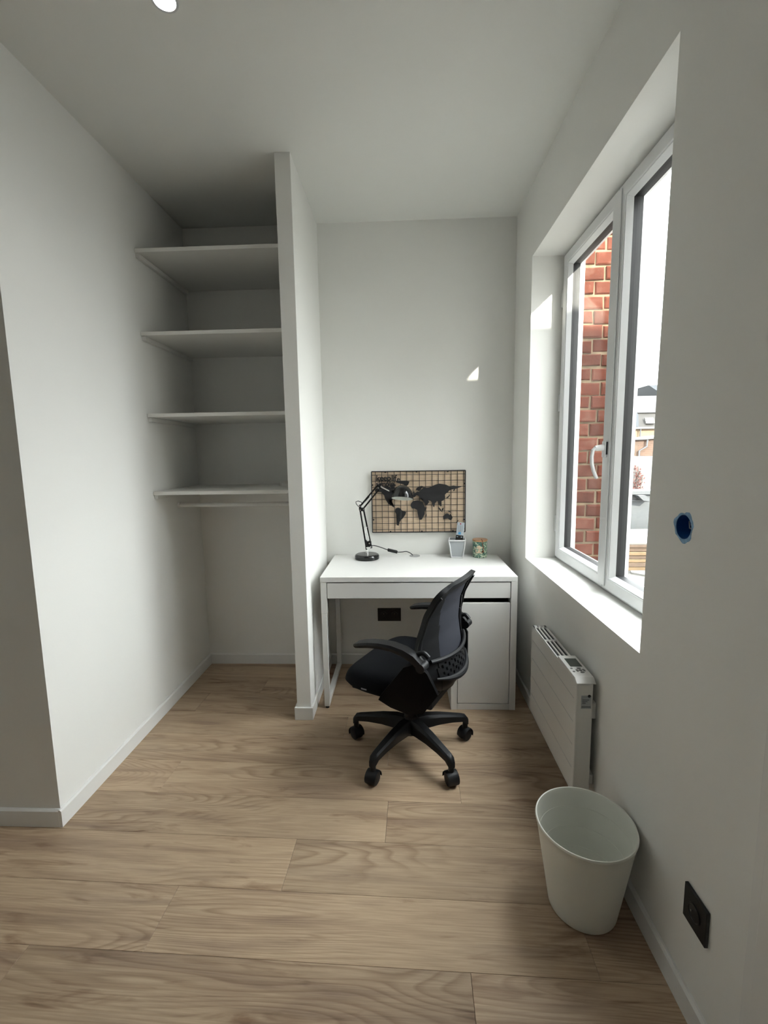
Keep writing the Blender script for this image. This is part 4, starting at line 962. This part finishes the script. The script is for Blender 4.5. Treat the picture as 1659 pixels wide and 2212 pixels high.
# side shields sweeping from the arm pivots down under the seat
for sg in (1, -1):
    P = [(-.100, .262, .548), (.008, .264, .402), (.030, .245, .368), (-.005, .205, .322), (-.075, .185, .300), (-.150, .185, .322), (-.215, .185, .420), (-.195, .245, .535), (-.160, .260, .575)]
    Pi = [(x, y-.014, z+.004) for x, y, z in P]; n = len(P); cen = (-.09, .266, .43); ceni = (-.09, .252, .434)
    vs_ = [(x, sg*y, z) for x, y, z in P+Pi+[cen, ceni]]
    f = [(k, (k+1)%n, 2*n) for k in range(n)]+[(n+(k+1)%n, n+k, 2*n+1) for k in range(n)]+[(k, n+k, n+(k+1)%n, (k+1)%n) for k in range(n)]
    MB().add(vs_, f).build('side_shield', M['blackmatte'], ch, smooth=True, ang=50)
MB().box(-.165, -.03, -.135, .135, .312, .350).build('cross_plate', M['blackplastic'], ch, bevel=.008)
# backrest surface
XC = sm([(.38, -.205), (.42, -.232), (.46, -.245), (.50, -.242), (.56, -.228), (.65, -.212), (.75, -.215), (.82, -.238), (.875, -.275)])
ED = sm([(.38, .05), (.45, .080), (.52, .085), (.60, .072), (.70, .045), (.80, .022), (.875, .010)])
WD = sm([(.376, .090), (.390, .140), (.42, .180), (.46, .208), (.50, .224), (.56, .238), (.62, .236), (.70, .220), (.78, .208), (.82, .203), (.845, .196), (.860, .182), (.867, .16), (.872, .12)])
Z0, Z1 = .378, .872
def bs(a, z, off=0.0): 
    w_ = WD(z); y = a*w_; return Vector((XC(z)+ED(z)*(a*a)+off, y, z))
NA, NZ = 44, 66
def back_patch(name, cond, material, thick, off, parent=None, subd=0, smooth=True):
    bm = bmesh.new(); grid = {}
    def vert(i, j):
        if (i, j) not in grid: grid[i, j] = bm.verts.new(bs(-1+2*i/NA, Z0+(Z1-Z0)*j/NZ, off))
        return grid[i, j]
    for i in range(NA):
        for j in range(NZ):
            a = -1+2*(i+.5)/NA; z = Z0+(Z1-Z0)*(j+.5)/NZ
            if cond(a, z, i, j): bm.faces.new((vert(i, j), vert(i+1, j), vert(i+1, j+1), vert(i, j+1)))
    bmesh.ops.recalc_face_normals(bm, faces=bm.faces)
    bmesh.ops.solidify(bm, geom=bm.faces[:], thickness=thick)
    bmesh.ops.recalc_face_normals(bm, faces=bm.faces)
    me = D.meshes.new(name); bm.to_mesh(me); bm.free(); me.materials.append(material)
    for p in me.polygons: p.use_smooth = smooth
    if smooth: me.set_sharp_from_angle(angle=math.radians(50))
    o = D.objects.new(name, me); col.objects.link(o); o.parent = parent or ch
    if subd: sd = o.modifiers.new('s', 'SUBSURF'); sd.levels = sd.render_levels = subd
    return o
def side_w(z): return ip([(.38, .55), (.50, .62), (.58, .54), (.66, .54), (.76, .62), (.87, .70)], z)
br = thing('backrest', (0, 0, 0), None, None); br.parent = ch
bf = back_patch('back_frame', lambda a, z, i, j: abs(a) > side_w(z) or z > .842, M['blackplastic'], .020, 0, br)
back_patch('mesh_panel', lambda a, z, i, j: abs(a) <= side_w(z)+.05 and .545 < z < .85, M['meshfab'], .003, .010, br)
def lum(a, z, i, j):
    if not (abs(a) <= side_w(z)+.06 and z < .552): return False
    if .462 < z < .532 and abs(a) < .62 and i % 2 == 0 and ((j+(i//2 % 2)*2) % 4) in (0, 1) and abs(a) < .66-(.532-z)*1.2: return False
    return True
back_patch('lumbar_panel', lum, M['blackplastic'], .006, -.004, br)
rp = [bs(-.80+1.6*k/24, .553+.010*abs(-.8+1.6*k/24)**2, -.010) for k in range(25)]
MB().tube(rp, .0085, 10).build('lumbar_top_rib', M['blackplastic'], br, smooth=True)
rp = [bs(-.78+1.56*k/24, .452+.050*(abs(-.78+1.56*k/24))**2, -.012) for k in range(25)]
MB().tube(rp, [.004+.011*math.sin(math.pi*k/24) for k in range(25)], 10).build('lumbar_lower_rib', M['blackplastic'], br, smooth=True)
for sg in (1, -1):                                     # raised edge of the frame
    rp = [bs(sg*.985, .405+.43*k/30, -.004) for k in range(31)]
    MB().tube(rp, [.006+.007*math.sin(math.pi*min(1, k/18)) for k in range(31)], 10).build('frame_edge', M['blackplastic'], br, smooth=True)
# flip-up arms
for sg in (1, -1):
    ax = [(-.188, .556), (-.172, .580), (-.145, .602), (-.105, .619), (-.055, .628), (.0, .628), (.05, .622), (.09, .613), (.115, .606), (.126, .600)]
    wd = [.020, .023, .025, .027, .028, .029, .030, .030, .026, .014]; thk = [.012, .014, .015, .014, .013, .012, .011, .010, .009, .006]
    pa = []; pr = []
    for k, (x, z) in enumerate(ax):
        t = Vector((ax[min(k+1, 9)][0]-ax[max(k-1, 0)][0], 0, ax[min(k+1, 9)][1]-ax[max(k-1, 0)][1])).normalized(); nn = Vector((-t.z, 0, t.x)); yy = Vector((0, 1, 0))
        pa.append((x, sg*(.262+.006*k/9), z)); w_, h_ = wd[k], thk[k]
        pr.append([yy*w_+nn*h_*.2, yy*w_*.82+nn*h_, -yy*w_*.82+nn*h_, -yy*w_+nn*h_*.2, -yy*w_*.8-nn*h_, yy*w_*.8-nn*h_])
    ar = MB().sweep(pa, pr).build('armrest', M['blackplastic'], ch, smooth=True, ang=40)
    MB().tube([(-.182, sg*.236, .570), (-.182, sg*.284, .570)], .019, 18).build('pivot', M['blackplastic'], ar, smooth=True)
    hk = [(-.135, sg*.245, .560), (-.142, sg*.246, .590), (-.160, sg*.246, .612), (-.182, sg*.244, .618), (-.200, sg*.240, .602)]
    MB().tube(bez(hk, 4), .010, 10).build('pivot_hook', M['blackplastic'], ar, smooth=True)
